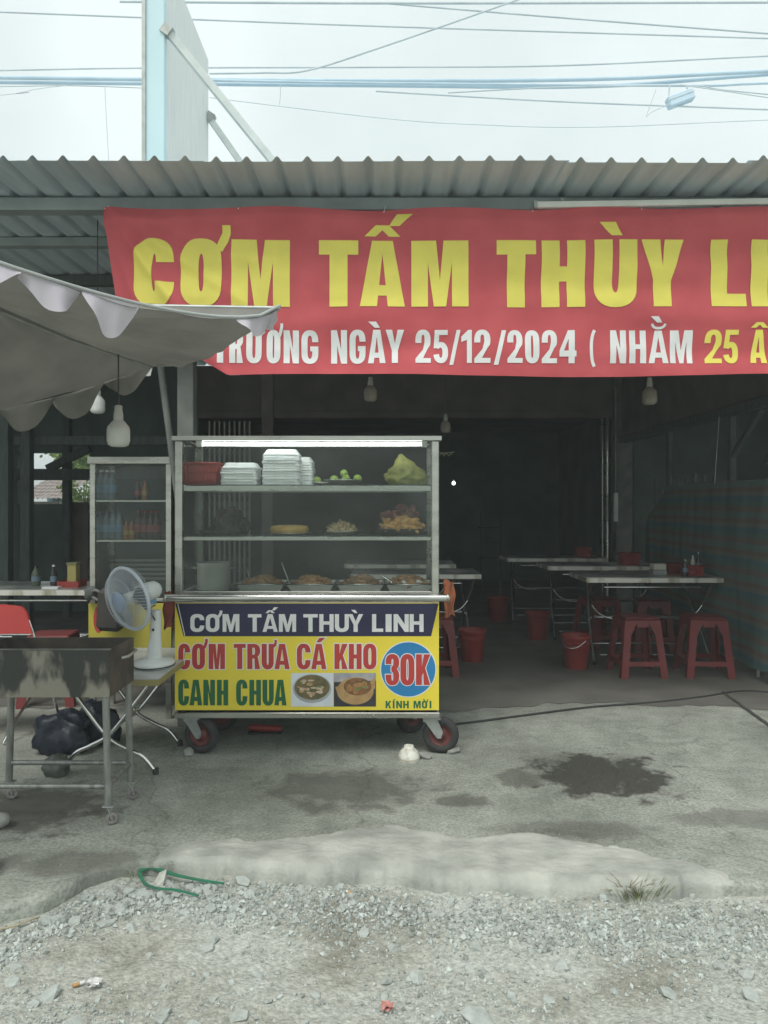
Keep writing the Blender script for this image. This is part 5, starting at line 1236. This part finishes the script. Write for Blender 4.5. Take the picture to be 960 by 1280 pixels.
# cloth-covered mic on the cabinet corner / dark seat in front of the yellow panel
sp_ = thing('dark_backpack', 'dark bag hung against the yellow base of the drinks cabinet', 'bag', P(135, 785, 4.9))
MB().cbox(P(139, 762, 4.88), .165, .10, .27, (0, .06, 0)).build('bag_body', mat('dark_bag', (.035, .034, .032), (.055, .05, .046), scale=10, rough=.8, bump=.5, bscale=14), sp_, bevel=.028)
MB().tube(curve3([P(131, 745, 4.86), P(120, 738, 4.9), P(113, 744, 4.95), P(126, 752, 4.86)]), .010, 6).build('strap', mat('grey_cloth', (.16, .17, .16), rough=.9), sp_)
gc_ = tag(MB().lump(P(113, 741, 4.95), .055, (.8, .7, .85), .3, 2, 4).build('grey_rag', mat('grey_cloth2', (.14, .15, .145), (.09, .10, .095), scale=20, rough=.95)), 'crumpled grey rag hung on the left corner of the drinks cabinet', 'rag')

# ------------------------------------------------------------------ tables, stools, buckets
patm = mat('worn_table_top', (.66, .66, .62), (.30, .31, .30), scale=3.5, rough=.3, metal=.35, lo=.40, hi=.56, detail=10)
def make_table(label):
    t = thing('dining_table', label, 'table', (0, 0, 0), 'folding dining tables in the shop')
    L, D, Hh = 1.18, .62, .765
    MB().box(-L / 2, L / 2, -D / 2, D / 2, Hh - .005, Hh).build('table_top', patm, t, bevel=.001)
    MB().box(-L / 2 - .002, L / 2 + .002, -D / 2 - .002, D / 2 + .002, Hh - .045, Hh - .0055).build('edge_band', mat('table_edge', (.74, .73, .66), (.40, .38, .28), scale=6, rough=.35, metal=.1, lo=.42, hi=.52, stretch=(1, 1, .3)), t, bevel=.003)
    for s in (-1, 1):
        x = s * (L / 2 - .10)
        MB().tube([(x + s * .05, -.24, Hh - .04), (x - s * .03, 0, .36), (x - s * .06, .26, .012)], .0125, 8).build('leg', chrome, t)
        MB().tube([(x - s * .05, .24, Hh - .04), (x - s * .0, 0, .36), (x + s * .02, -.26, .012)], .0125, 8).build('leg', chrome, t)
        MB().tube(curve3([(x - s * .0, -.10, .50), (x - s * .06, -.105, .43), (x - s * .16, -.11, .385), (x - s * .28, -.115, .38)]), .008, 6).build('brace', chrome, t)
    for y, z, a in ((-.235, Hh - .09, .42), (-.04, .385, .44), (.0, .385, .44), (.235, .10, .44), (-.235, .085, .46)): MB().tube([(-a, y, z), (a, y, z)], .009, 8).build('crossbar', chrome, t)
    for sx in (-1, 1):
        for sy in (-1, 1): MB().lathe([(.016, 0), (.016, .03), (0, .03)], 8, Matrix.Translation((sx * (L / 2 - (.08 if sy < 0 else .16)), sy * .26, 0))).build('rubber_foot', rubber, t)
    return t
tb0 = make_table('nearest folding table on the right, behind the two maroon stools')
def tpos(px_mid, d): return (XP(px_mid, d), d + .31, 0)
tb0.location = tpos(819, 6.62)
dup(tb0, tpos(757, 7.85), None, None, 'second folding table from the front on the right, carrying a red basket')
dup(tb0, tpos(697, 9.0), None, None, 'farthest folding table of the right hand row')
dup(tb0, tpos(520, 6.95), None, None, 'folding table right behind the cart, its end showing beside it')
dup(tb0, tpos(500, 8.1), None, None, 'folding table farther back behind the cart')
dup(tb0, tpos(35, 5.7), None, None, 'folding table in the dark at the left edge')

def make_stool(label):
    t = thing('plastic_stool', label, 'stool', (0, 0, 0), 'maroon plastic stools')
    h, a, b = .485, .145, .192          # height, half top, half foot
    MB().box(-a, a, -a, a, h - .022, h).build('seat', stoolm, t, bevel=.012)
    for k in range(4):                   # each side: two tapering legs joined by an arched apron, one mesh per leg and apron
        pass
    def at(u, z, side):                  # point on side face: u along, z up
        k = a + (b - a) * (1 - z / (h - .022)); o = Vector((u, -k, z))
        return Matrix.Rotation(side * math.pi / 2, 3, 'Z') @ o
    H0 = h - .0225
    for s in range(4):
        # corner leg between side s (right end) and side s+1 (left end)
        mb = MB(); vs = []
        for z in (0.0, .12, .24, .34, .40, H0):
            k = a + (b - a) * (1 - z / H0); w = .058 if z < .35 else (.058 + (z - .35) / (H0 - .35) * .05)
            R_ = Matrix.Rotation(s * math.pi / 2, 3, 'Z')
            ring = [Vector((k - w, -k, z)), Vector((k, -k, z)), Vector((k, -k + w, z)), Vector((k - .012, -k + w, z)), Vector((k - .012, -k + .012, z)), Vector((k - w, -k + .012, z))]
            vs += [R_ @ q for q in ring]
        n = 6; fs = [(j * n + i, j * n + (i + 1) % n, (j + 1) * n + (i + 1) % n, (j + 1) * n + i) for j in range(5) for i in range(n)] + [tuple(reversed(range(n))), tuple(range(5 * n, 6 * n))]
        mb.add(vs, fs).build('leg', stoolm, t)
    for s in range(4):
        R_ = Matrix.Rotation(s * math.pi / 2, 3, 'Z')
        for (z0, z1, nm) in ((H0 - .055, H0, 'apron'), (.10, .138, 'stretcher')):
            vs = []; mb = MB()
            for z in (z0, z1):
                k = a + (b - a) * (1 - z / H0); w = k - .056 - (.045 if z0 > .3 else 0)
                for yy in (-k + .0015, -k + .0105): vs += [R_ @ Vector((-w, yy, z)), R_ @ Vector((w, yy, z))]
            mb.add(vs, [(0, 1, 3, 2), (4, 6, 7, 5), (0, 4, 5, 1), (2, 3, 7, 6), (0, 2, 6, 4), (1, 5, 7, 3)])
            mb.build(nm, stoolm, t)
    return t
st0 = make_stool('left one of the two maroon stools in front of the nearest table')
st0.location = (XP(795, 6.32), 6.32, 0); st0.rotation_euler.z = R(3)
dup(st0, (XP(879, 6.32), 6.32, 0), R(-4), None, 'right one of the two maroon stools in front of the nearest table')
dup(st0, (XP(541, 6.35), 6.35, 0), R(5), None, 'maroon stool half hidden behind the right end of the cart')
dup(st0, (XP(748, 7.55), 7.55, 0), R(20), None, 'dark maroon stool under the second table on the right')
dup(st0, (XP(815, 7.45), 7.45, 0), R(-10), None, 'maroon stool in the shade behind the nearest table')
dup(st0, (XP(66, 5.45), 5.45, 0), R(8), None, 'dark maroon stool under the table at the left edge')

def make_bucket(label, m):
    t = thing('bucket', label, 'bucket', (0, 0, 0), 'red plastic waste buckets on the floor')
    MB().lathe([(.088, 0), (.092, .004), (.120, .255), (.126, .258), (.129, .275), (.129, .285), (.121, .285), (.116, .26), (.088, .01), (0, .01)], 32).build('bucket_body', m, t)
    for z in (.20, .225): MB().lathe([(.1135 + (z - .2) * .12, z), (.1175 + (z - .2) * .12, z + .004), (.114 + (z - .2) * .12, z + .008)], 32, capb=False, capt=False).build('rib', m, t)
    MB().tube(curve3([(-.13, -.01, .262), (-.11, -.10, .20), (-.03, -.135, .20), (.05, -.128, .255)]), .004, 6).build('handle', chrome, t)
    return t
bk = make_bucket('red bucket with a wire handle left of the nearest table', redp); bk.location = (XP(722, 6.5), 6.55, 0)
dup(bk, (XP(590, 6.85), 6.85, 0), R(200), None, 'red bucket standing beside the right end of the cart')
dup(bk, (XP(672, 7.95), 7.95, 0), R(170), None, 'dim red bucket on the floor between the tables in the middle')
dup(bk, (XP(623, 9.2), 9.2, 0), R(100), None, 'hardly visible dark red bucket deepest in the room')

# things on the near tables
TT = .766
basket('basket', 'red plastic basket on the nearest table holding condiments', (XP(864, 6.85), 6.85, TT), .17, .17, .085, redp)
basket('basket', 'red basket with chopsticks on the second table', (XP(786, 8.05), 8.05, TT), .20, .18, .12, redp)
t = thing('tissue_box', 'pale square tissue box on the nearest table', 'tissue box', (XP(820, 6.9), 6.9, TT))
MB().box(XP(814, 6.9), XP(831, 6.9), 6.84, 6.96, TT, TT + .045).build('holder', mat('clear_grey', (.30, .32, .32), rough=.3), t, bevel=.004); MB().box(XP(814.5, 6.9), XP(830.5, 6.9), 6.845, 6.955, TT + .046, TT + .10).build('tissues', mat('tissue', (.62, .60, .50), rough=.9), t, bevel=.006)
basket('basket', 'dull red basket between the tissue box and the condiments', (XP(841, 7.0), 7.0, TT), .14, .14, .09, stoolm)
dark_b = mat('sauce_dark', (.05, .05, .045), rough=.2)
for px, d, h, lb, m in ((849, 6.88, .15, 'clear sauce bottle in the condiment basket', dark_b), (858, 6.82, .14, 'grey capped sauce bottle in the condiment basket', wat), (866, 6.88, .17, 'white sauce bottle in the condiment basket', mat('cream_bottle', (.66, .64, .52), rough=.4)), (873, 6.90, .20, 'tall dark sauce bottle in the condiment basket', dark_b)):
    if px == 849: bottle((XP(px, d), d - .14, TT), h, m, chrome, 'dark sauce bottle standing left of the condiment basket', 'sauce bottles on the nearest table', .024)
    else: bottle((XP(px, d), d, TT + .006), h, m, m if px == 866 else chrome, lb, 'sauce bottles on the nearest table', .020)
cs = thing('chopstick_pot', 'bunch of pale chopsticks standing in the basket on the second table', 'chopsticks', (XP(784, 8.0), 8.0, TT + .004))
MB().lathe([(.03, 0), (.034, .10), (.031, .10), (.028, .006), (0, .006)], 16, Matrix.Translation((XP(784, 8.0), 8.0, TT + .004))).build('pot', redp, cs)
for i in range(7): MB().tube([(XP(784, 8.0) + .01 * math.sin(i), 8.0 + .01 * math.cos(i), TT + .012), (XP(784, 8.0) + .035 * math.sin(i * 1.3), 8.0 + .03 * math.cos(i), TT + .21)], .003, 5).build('chopstick', mat('chopstick_wood', (.42, .34, .2), rough=.6), cs)
basket('basket', 'dim red basket on the farthest table of the right row', (XP(728, 9.2), 9.2, TT), .18, .18, .11, redp)
# things on the left table
ty = thing('yellow_carton', 'tall yellow carton standing in a red tray on the left table', 'carton', (XP(91, 5.9), 5.9, TT + .02))
MB().box(XP(86, 5.9), XP(97, 5.9), 5.87, 5.95, TT + .008, TT + .17).build('carton_body', mat('carton_yellow', (.50, .44, .16), (.42, .36, .12), rough=.6), ty, bevel=.003); MB().box(XP(85, 5.9), XP(98, 5.9), 5.862, 5.958, TT + .171, TT + .185).build('lid', mat('carton_lid', (.30, .30, .14), rough=.6), ty)
t = thing('red_tray', 'red plastic tray on the left table under the yellow carton', 'tray', (XP(88, 5.9), 5.9, TT))
MB().box(XP(76, 5.9), XP(102, 5.9), 5.84, 5.99, TT, TT + .006).build('tray_base', redp, t)
for a, b, c, d in ((XP(76, 5.9), XP(102, 5.9), 5.832, 5.839), (XP(76, 5.9), XP(102, 5.9), 5.991, 5.998), (XP(75, 5.9), XP(76, 5.9) - .0005, 5.84, 5.99), (XP(102, 5.9) + .0005, XP(103, 5.9), 5.84, 5.99)): MB().box(a, b, c, d, TT, TT + .045).build('tray_wall', redp, t)
bottle((XP(67, 5.85), 5.85, TT), .17, dark_b, white_p, 'dark bottle with white cap on the left table', 'sauce bottles on the left table', .024)
bottle((XP(45, 5.95), 5.95, TT), .15, mat('dim_green', (.10, .13, .09), rough=.4), dark_b, 'dim green bottle near the left end of the left table', 'sauce bottles on the left table', .034)
t = thing('paper_napkins', 'small white stack of napkins on the left table edge', 'napkins', (XP(64, 5.75), 5.75, TT))
for i in range(3): MB().box(XP(54, 5.75), XP(74, 5.75), 5.72 + i * .004, 5.80, TT + .0002 + i * .005, TT + .0048 + i * .005).build('napkin', whi, t)

# red chair, bags below the grill
chm = mat('chair_red', (.52, .06, .055), (.44, .05, .05), scale=4, rough=.45)
ch = thing('folding_chair', 'red backed folding chair with thin chrome legs at the left edge', 'chair', (XP(10, 4.5), 4.6, 0))
def cbk(u, v):
    px = -62 + 96 * u + 7 * v; py = 760 - 3 * math.cos((u - .5) * 3) + 6 * (1 - u) * 0 + 33 * v + (10 * (1 - u) * v)
    if u > .93: py += (u - .93) * 110 * (1 - v)
    p = P(px, py, 4.45); p.y += .05 * (1 - 4 * (u - .5) ** 2); return p
MB().grid(cbk, 20, 8).build('backrest', chm, ch)
MB().grid(lambda u, v: cbk(u, v) + Vector((0, .016, 0)), 20, 8).build('backrest_shell', chm, ch)
MB().tube([P(36, 775, 4.47), P(45, 800, 4.47), P(66, 868, 4.47), P(84, 931, 4.55)], .0085, 8).build('leg', chrome, ch)
MB().tube([P(-60, 775, 4.47), P(-66, 800, 4.47), P(-80, 868, 4.47), P(-92, 931, 4.55)], .0085, 8).build('leg', chrome, ch)
MB().tube([P(40, 870, 4.75), P(16, 905, 4.55), (XP(4, 4.45), 4.45, .01)], .0085, 8).build('leg', chrome, ch)
MB().tube([P(-66, 870, 4.75), P(-84, 905, 4.55), (XP(-90, 4.45), 4.45, .01)], .0085, 8).build('leg', chrome, ch)
MB().box(XP(-62, 4.65), XP(44, 4.65), 4.5, 4.88, .40, .43).build('seat', chm, ch, bevel=.01)
bgm = mat('navy_bag', (.016, .023, .040), (.010, .015, .026), scale=9, rough=.4, bump=.6, bscale=18, bdist=.02)
def crumple(c, r, sq, seed, lab, m, name):
    mb = MB(); bm = bmesh.new(); bmesh.ops.create_icosphere(bm, subdivisions=4, radius=1); vs = []
    for v in bm.verts:
        q = v.co.copy(); k = .82 + .28 * noise.noise(q * 1.4 + Vector((seed, 0, 0))) + .30 * abs(noise.noise(Vector((q.x * 2.6, q.y * 2.6, q.z * 1.3)) + Vector((0, seed, 0)))) + .04 * noise.noise(q * 7 + Vector((0, 0, seed)))
        p = Vector((q.x * sq[0], q.y * sq[1], q.z * sq[2])) * r * k; p.z = max(p.z, -r * sq[2] * .72); vs.append(Vector(c) + p)
    mb.add(vs, [[v.index for v in f.verts] for f in bm.faces], True); bm.free()
    return tag(mb.build(name, m), lab, 'bag')
def onfloor(px, py, r, sq): g = G(px, py); return (g.x, g.y + .12, r * sq * .72)
crumple(onfloor(66, 948, .15, .95), .15, (1.25, .8, .95), 3, 'crumpled dark blue plastic bag on the floor under the grill', bgm, 'plastic_bag')
crumple(onfloor(112, 938, .13, 1.2), .13, (1.1, .8, 1.2), 9, 'navy plastic bag slumped against the blue one under the table', bgm, 'plastic_bag')
crumple((XP(71, 3.95), 3.95, .052), .072, (1.1, .8, 1.0), 14, 'small grey green plastic bag in front of the blue bags', mat('grey_bag', (.12, .13, .11), (.08, .09, .08), scale=10, rough=.5), 'plastic_bag')

# ------------------------------------------------------------------ striped tarpaulin on the right
def tarp_mat():
    m = bpy.data.materials.new('striped_tarpaulin'); m.use_nodes = True; t = m.node_tree; b = t.nodes['Principled BSDF']; L = t.links.new
    tcn = t.nodes.new('ShaderNodeTexCoord'); sp = t.nodes.new('ShaderNodeSeparateXYZ'); L(tcn.outputs['Object'], sp.inputs[0])
    nz = t.nodes.new('ShaderNodeTexNoise'); nz.inputs['Scale'].default_value = 3; L(tcn.outputs['Object'], nz.inputs['Vector'])
    a = t.nodes.new('ShaderNodeMath'); a.operation = 'MULTIPLY_ADD'; a.inputs[1].default_value = .04; L(nz.outputs['Fac'], a.inputs[0]); L(sp.outputs[2], a.inputs[2])
    f = t.nodes.new('ShaderNodeMath'); f.operation = 'DIVIDE'; f.inputs[1].default_value = .26; L(a.outputs[0], f.inputs[0])
    g = t.nodes.new('ShaderNodeMath'); g.operation = 'FRACT'; L(f.outputs[0], g.inputs[0])
    r = t.nodes.new('ShaderNodeValToRGB'); r.color_ramp.interpolation = 'CONSTANT'; e = r.color_ramp.elements
    e[0].position = 0; e[0].color = (.15, .215, .20, 1); e[1].position = .22; e[1].color = (.185, .16, .148, 1)
    for p_, c_ in ((.40, (.12, .195, .17, 1)), (.55, (.10, .18, .20, 1)), (.72, (.185, .21, .18, 1)), (.86, (.195, .148, .13, 1))):
        q = e.new(p_); q.color = c_
    L(g.outputs[0], r.inputs['Fac']); L(r.outputs[0], b.inputs['Base Color']); b.inputs['Roughness'].default_value = .6
    return m
tp = thing('tarpaulin', 'striped green and red tarpaulin draped over the side rail on the right', 'tarpaulin', (2.99, 6.8, 0))
def tf(u, v):
    y = 4.98 + 3.8 * u; top = 1.60 - (.45 * max(0, (u - .80) / .20) ** 1.2); bot = .10 + .05 * noise.noise(Vector((y * 2, 0, 0)))
    z = bot + (top - bot) * v
    x = 2.985 - .05 * (1 - v) * (1 + noise.noise(Vector((y * 1.1, 3, z)))) + .030 * noise.noise(Vector((y * 3.2, z * .8, 5))) + .012 * noise.noise(Vector((y * 9, z * 3, 1)))
    return Vector((x, y, z + .02 * noise.noise(Vector((y * 2, 7, 0))) * v))
MB().grid(tf, 130, 50).build('sheet', tarp_mat(), tp)
MB().tube([(3.005, 4.95, 1.585), (3.005, 8.0, 1.585), (3.005, 8.75, 1.15)], .012, 8).build('rail', galv, tp)
for y in (4.98, 6.2, 7.5, 8.7): MB().tube([(3.02, y, 0), (3.02, y, 1.57 if y < 8 else 1.2)], .014, 8).build('rail_post', galv, tp)
MB().tube([(2.97, 5.7, 2.18), (2.96, 5.75, 1.58)], .005, 5).build('rope', whi, tp); MB().tube([(2.99, 6.85, 2.18), (2.97, 6.9, 1.58)], .004, 5).build('rope', galv, tp)

# switch box and a few pipes on the door column
sw = thing('switch_box', 'small grey switch box on the column beside the doorway', 'switch box', (XP(774, 9.8), 9.8, 1.0))
MB().box(XP(767, 9.83), XP(772, 9.83), 9.80, 9.838, ZP(652, 9.8), ZP(616, 9.8)).build('cover', white_p, sw, bevel=.004)
MB().tube([(XP(769.5, 9.82), 9.82, ZP(616, 9.8)), (XP(769.5, 9.82), 9.82, 2.9)], .008, 6).build('conduit', galv, sw)

# shelf of dim goods seen deep in the doorway
ds = thing('dim_shelf_rack', 'faint metal shelf rack standing deep in the dark doorway', 'shelf', (XP(613, 11.5), 11.6, 0))
for py in (659, 678, 697): MB().box(XP(600, 11.5), XP(626, 11.5), 11.45, 11.75, ZP(py + 1, 11.5), ZP(py, 11.5)).build('shelf_board', darkm, ds)
for px in (600, 625): MB().box(XP(px, 11.5), XP(px + 1.5, 11.5), 11.5, 11.52, 0, ZP(640, 11.5)).build('upright', darkm, ds)

# ------------------------------------------------------------------ small things on the ground
cb_ = [G(556, 908), G(600, 903), G(660, 895), G(740, 885), G(820, 879), G(880, 872), G(930, 865), G(990, 870)]
tag(MB().tube(curve3([p + Vector((0, 0, .009)) for p in cb_], 10), .0065, 6).build('floor_cable', blackc), 'black electric cable lying across the floor to the right of the cart', 'cable')
gst = mat('green_strap', (.03, .21, .12), (.05, .16, .10), scale=12, rough=.5)
sp2 = thing('green_strap', 'torn green plastic handle strap lying in the gravel', 'strap', G(215, 1112, -.05))
def gp(px, py, dz=0):
    z = -.04
    for _ in range(4): g = G(px, py, z); z = gz(g.x, g.y)
    return Vector((g.x, g.y, z + .010 + dz))
def ribbon(pts, w, m, name, par):
    c = curve3(pts, 8); mb = MB(); vs = []
    for i, p in enumerate(c):
        t_ = (c[min(i + 1, len(c) - 1)] - c[max(i - 1, 0)]).normalized(); s_ = Vector((-t_.y, t_.x, 0)).normalized(); ww = w[0] + (w[1] - w[0]) * i / (len(c) - 1)
        for dz in (0, .006): vs += [p + s_ * ww / 2 + Vector((0, 0, dz)), p - s_ * ww / 2 + Vector((0, 0, dz))]
    fs = []
    for i in range(len(c) - 1):
        a = i * 4; b = a + 4; fs += [(a, a + 1, b + 1, b), (a + 2, b + 2, b + 3, a + 3), (a, b, b + 2, a + 2), (a + 1, a + 3, b + 3, b + 1)]
    return mb.add(vs, fs).build(name, m, par)
ribbon([gp(174, 1098, .016), gp(190, 1096, .022), gp(215, 1103, .020), gp(245, 1108, .014), gp(280, 1112, .010)], (.024, .006), gst, 'upper_band', sp2)
ribbon([gp(174, 1099, .014), gp(180, 1112, .014), gp(195, 1119, .014), gp(220, 1121, .012), gp(248, 1127, .008)], (.012, .005), gst, 'lower_band', sp2)
mb = MB(); g = gp(202, 1105); chip(mb, (g.x, g.y - .01, g.z + .010), .026, (1.6, 1, .7), .25); tag(mb.build('stone', mat('white_stone', (.62, .62, .56), (.45, .45, .40), scale=30, rough=.9)), 'whitish stone caught in the loop of the green strap', 'stone', 'loose stones on the gravel')
def litter(px, py, col, lab, L=.03, r=.004, cat='cigarette butt', name='cigarette_butt'):
    a = gp(px, py, .0); an = random.random() * 3; d = Vector((math.cos(an), math.sin(an), 0)) * L / 2
    t = thing(name, lab, cat, a); MB().tube([a - d, a + d * .2], r, 8).build('filter', mat('filter_tan', (.55, .32, .14), rough=.8), t); MB().tube([a + d * .2, a + d], r * .96, 8).build('paper', whi, t)
litter(98, 1234, None, 'cigarette butt lying in the gravel at the lower left', .034, .0055); litter(436, 1118, None, 'orange cigarette butt below the cement lip', .022)
for px, py, r, c, lb in ((88, 1083, .018, (.75, .72, .62), 'scrap of white and brown paper beside the broken floor edge'), (118, 1236, .018, (.82, .82, .80), 'torn white paper scrap near the cigarette butt'), (484, 1266, .016, (.66, .30, .26), 'scrap of red printed wrapper at the bottom edge'),
                         (950, 1122, .0, (0, 0, 0), '')):
    if not r: continue
    a = gp(px, py, .002); mb = MB(); mb.grid(lambda u, v: a + Vector(((u - .5) * r * 2.2, (v - .5) * r * 1.8, .012 + .012 * noise.noise(Vector((u * 3, v * 3, px))))), 7, 7); mb.grid(lambda u, v: a + Vector(((u - .5) * r * 2.0, (v - .5) * r * 1.6, .004 + .008 * noise.noise(Vector((u * 3, v * 3, px + 9))))), 7, 7)
    tag(mb.build('paper_scrap', mat('scrap%d' % px, c, tuple(k * .6 for k in c), scale=40, rough=.8)), lb, 'litter')
tag(MB().tube(curve3([gp(-6, 1166), gp(20, 1162, .004), gp(48, 1152, .006), gp(62, 1150)]), [.004 - .00005 * i for i in range(25)], 6).build('dry_stick', mat('dry_stick', (.45, .40, .26), (.34, .30, .2), rough=.9)), 'dry pale stick lying on the gravel at the left edge', 'stick')
# weeds
gram = mat('weed_green', (.13, .20, .06), (.22, .24, .12), scale=20, rough=.7); strw = mat('weed_straw', (.38, .34, .20), (.28, .25, .15), scale=20, rough=.8)
def weed(px, py, n, h, spread, lab, dry=.25):
    c = gp(px, py, .004); t = thing('weed', lab, 'weed', c, None)
    a_ = MB(); b_ = MB()
    for i in range(n):
        an = random.random() * 6.3; l = h * random.uniform(.4, 1.1); o = Vector((math.cos(an), math.sin(an) * .6, 0)); base = c + o * spread * random.random() * .5
        tip = base + o * l * random.uniform(.4, 1.0) + Vector((0, 0, l * random.uniform(.45, .95))); mid = base.lerp(tip, .5) + Vector((0, 0, l * .16)); w = Vector((-o.y, o.x, 0)) * random.uniform(.0011, .0022)
        (b_ if random.random() < dry else a_).add([base - w, base + w, mid + w * .8, mid - w * .8, tip], [(0, 1, 2, 3), (3, 2, 4)])
    tag(a_.build('green_blades', gram, t), kind='stuff'); tag(b_.build('dry_blades', strw, t), kind='stuff')
weed(797, 1124, 240, .075, .20, 'tuft of green grass at the lower edge of the cement lip')
weed(762, 1112, 16, .14, .05, 'few long dry grass stalks left of the green tuft', 1.0) if False else None
c = gp(785, 1124, .004); t = thing('dry_grass', 'long dry grass stalks leaning out beside the green tuft', 'grass', c)
for px, py in ((757, 1098), (762, 1090), (772, 1104), (800, 1094), (803, 1100), (790, 1100), (750, 1112)):
    tip = P(px, py, c.y - .02); MB().tube([c + Vector((random.uniform(-.03, .03), 0, 0)), c.lerp(tip, .55) + Vector((0, 0, .008)), tip], [.0022, .0016, .0006], 5).build('stalk', strw, t)
weed(160, 1098, 70, .030, .16, 'low sprig of weeds growing in the crack left of the green strap', .3)
weed(915, 1112, 40, .03, .10, 'small sparse weeds at the right end of the cement lip', .5)
jt = MB(); ja, jb = G(903, 866), G(985, 925)
jt.grid(lambda u, v: ja.lerp(jb, u) + Vector((.012 * noise.noise(Vector((u * 12, 0, 0))) + (v - .5) * .022 * (1 + .5 * noise.noise(Vector((u * 20, v, 3)))), 0, .011)), 40, 2)
tag(jt.build('floor_joint', mat('joint_dirt', (.05, .052, .045), (.09, .09, .08), scale=30, rough=.95), origin=(0, 0, 0)), 'dark dirt filled joint running across the floor at the right', 'floor joint', kind='structure')
# pale bowl at the right border
pb = thing('plastic_basin', 'pale plastic basin lying on the floor at the right edge below the tarpaulin', 'basin', (XP(966, 6.3), 6.3, 0))
MB().lathe([(.07, .0), (.09, .004), (.105, .07), (.112, .09), (.106, .09), (.086, .01), (0, .01)], 28, Matrix.Translation((XP(966, 6.3), 6.3, 0.0))).build('basin_body', mat('cream_plastic', (.55, .54, .44), rough=.5), pb)
MB().lathe([(.110, .087), (.116, .091), (.110, .095)], 28, Matrix.Translation((XP(966, 6.3), 6.3, 0)), capb=False, capt=False).build('rim', mat('cream_plastic', (.55, .54, .44)), pb)
for m_ in list(bpy.data.meshes): m_.validate()

# ------------------------------------------------------------------ thin haze volume, added to lift the dark tones like lens veil
hz = MB().box(-232, 232, -232, 272, -1.2, 9.5).build('haze', None, origin=(0, 0, 0))  # added veil volume, not real haze in the air
hm = bpy.data.materials.new('added_veil_haze'); hm.use_nodes = True; ht = hm.node_tree; ht.nodes.clear()
ho = ht.nodes.new('ShaderNodeOutputMaterial'); hv = ht.nodes.new('ShaderNodeVolumePrincipled')
hv.inputs['Color'].default_value = (.90, .96, .95, 1); hv.inputs['Density'].default_value = .007
ht.links.new(hv.outputs[0], ho.inputs['Volume']); hz.data.materials.append(hm)
tag(hz, 'thin pale haze added to lift the dark tones', 'haze', kind='stuff')
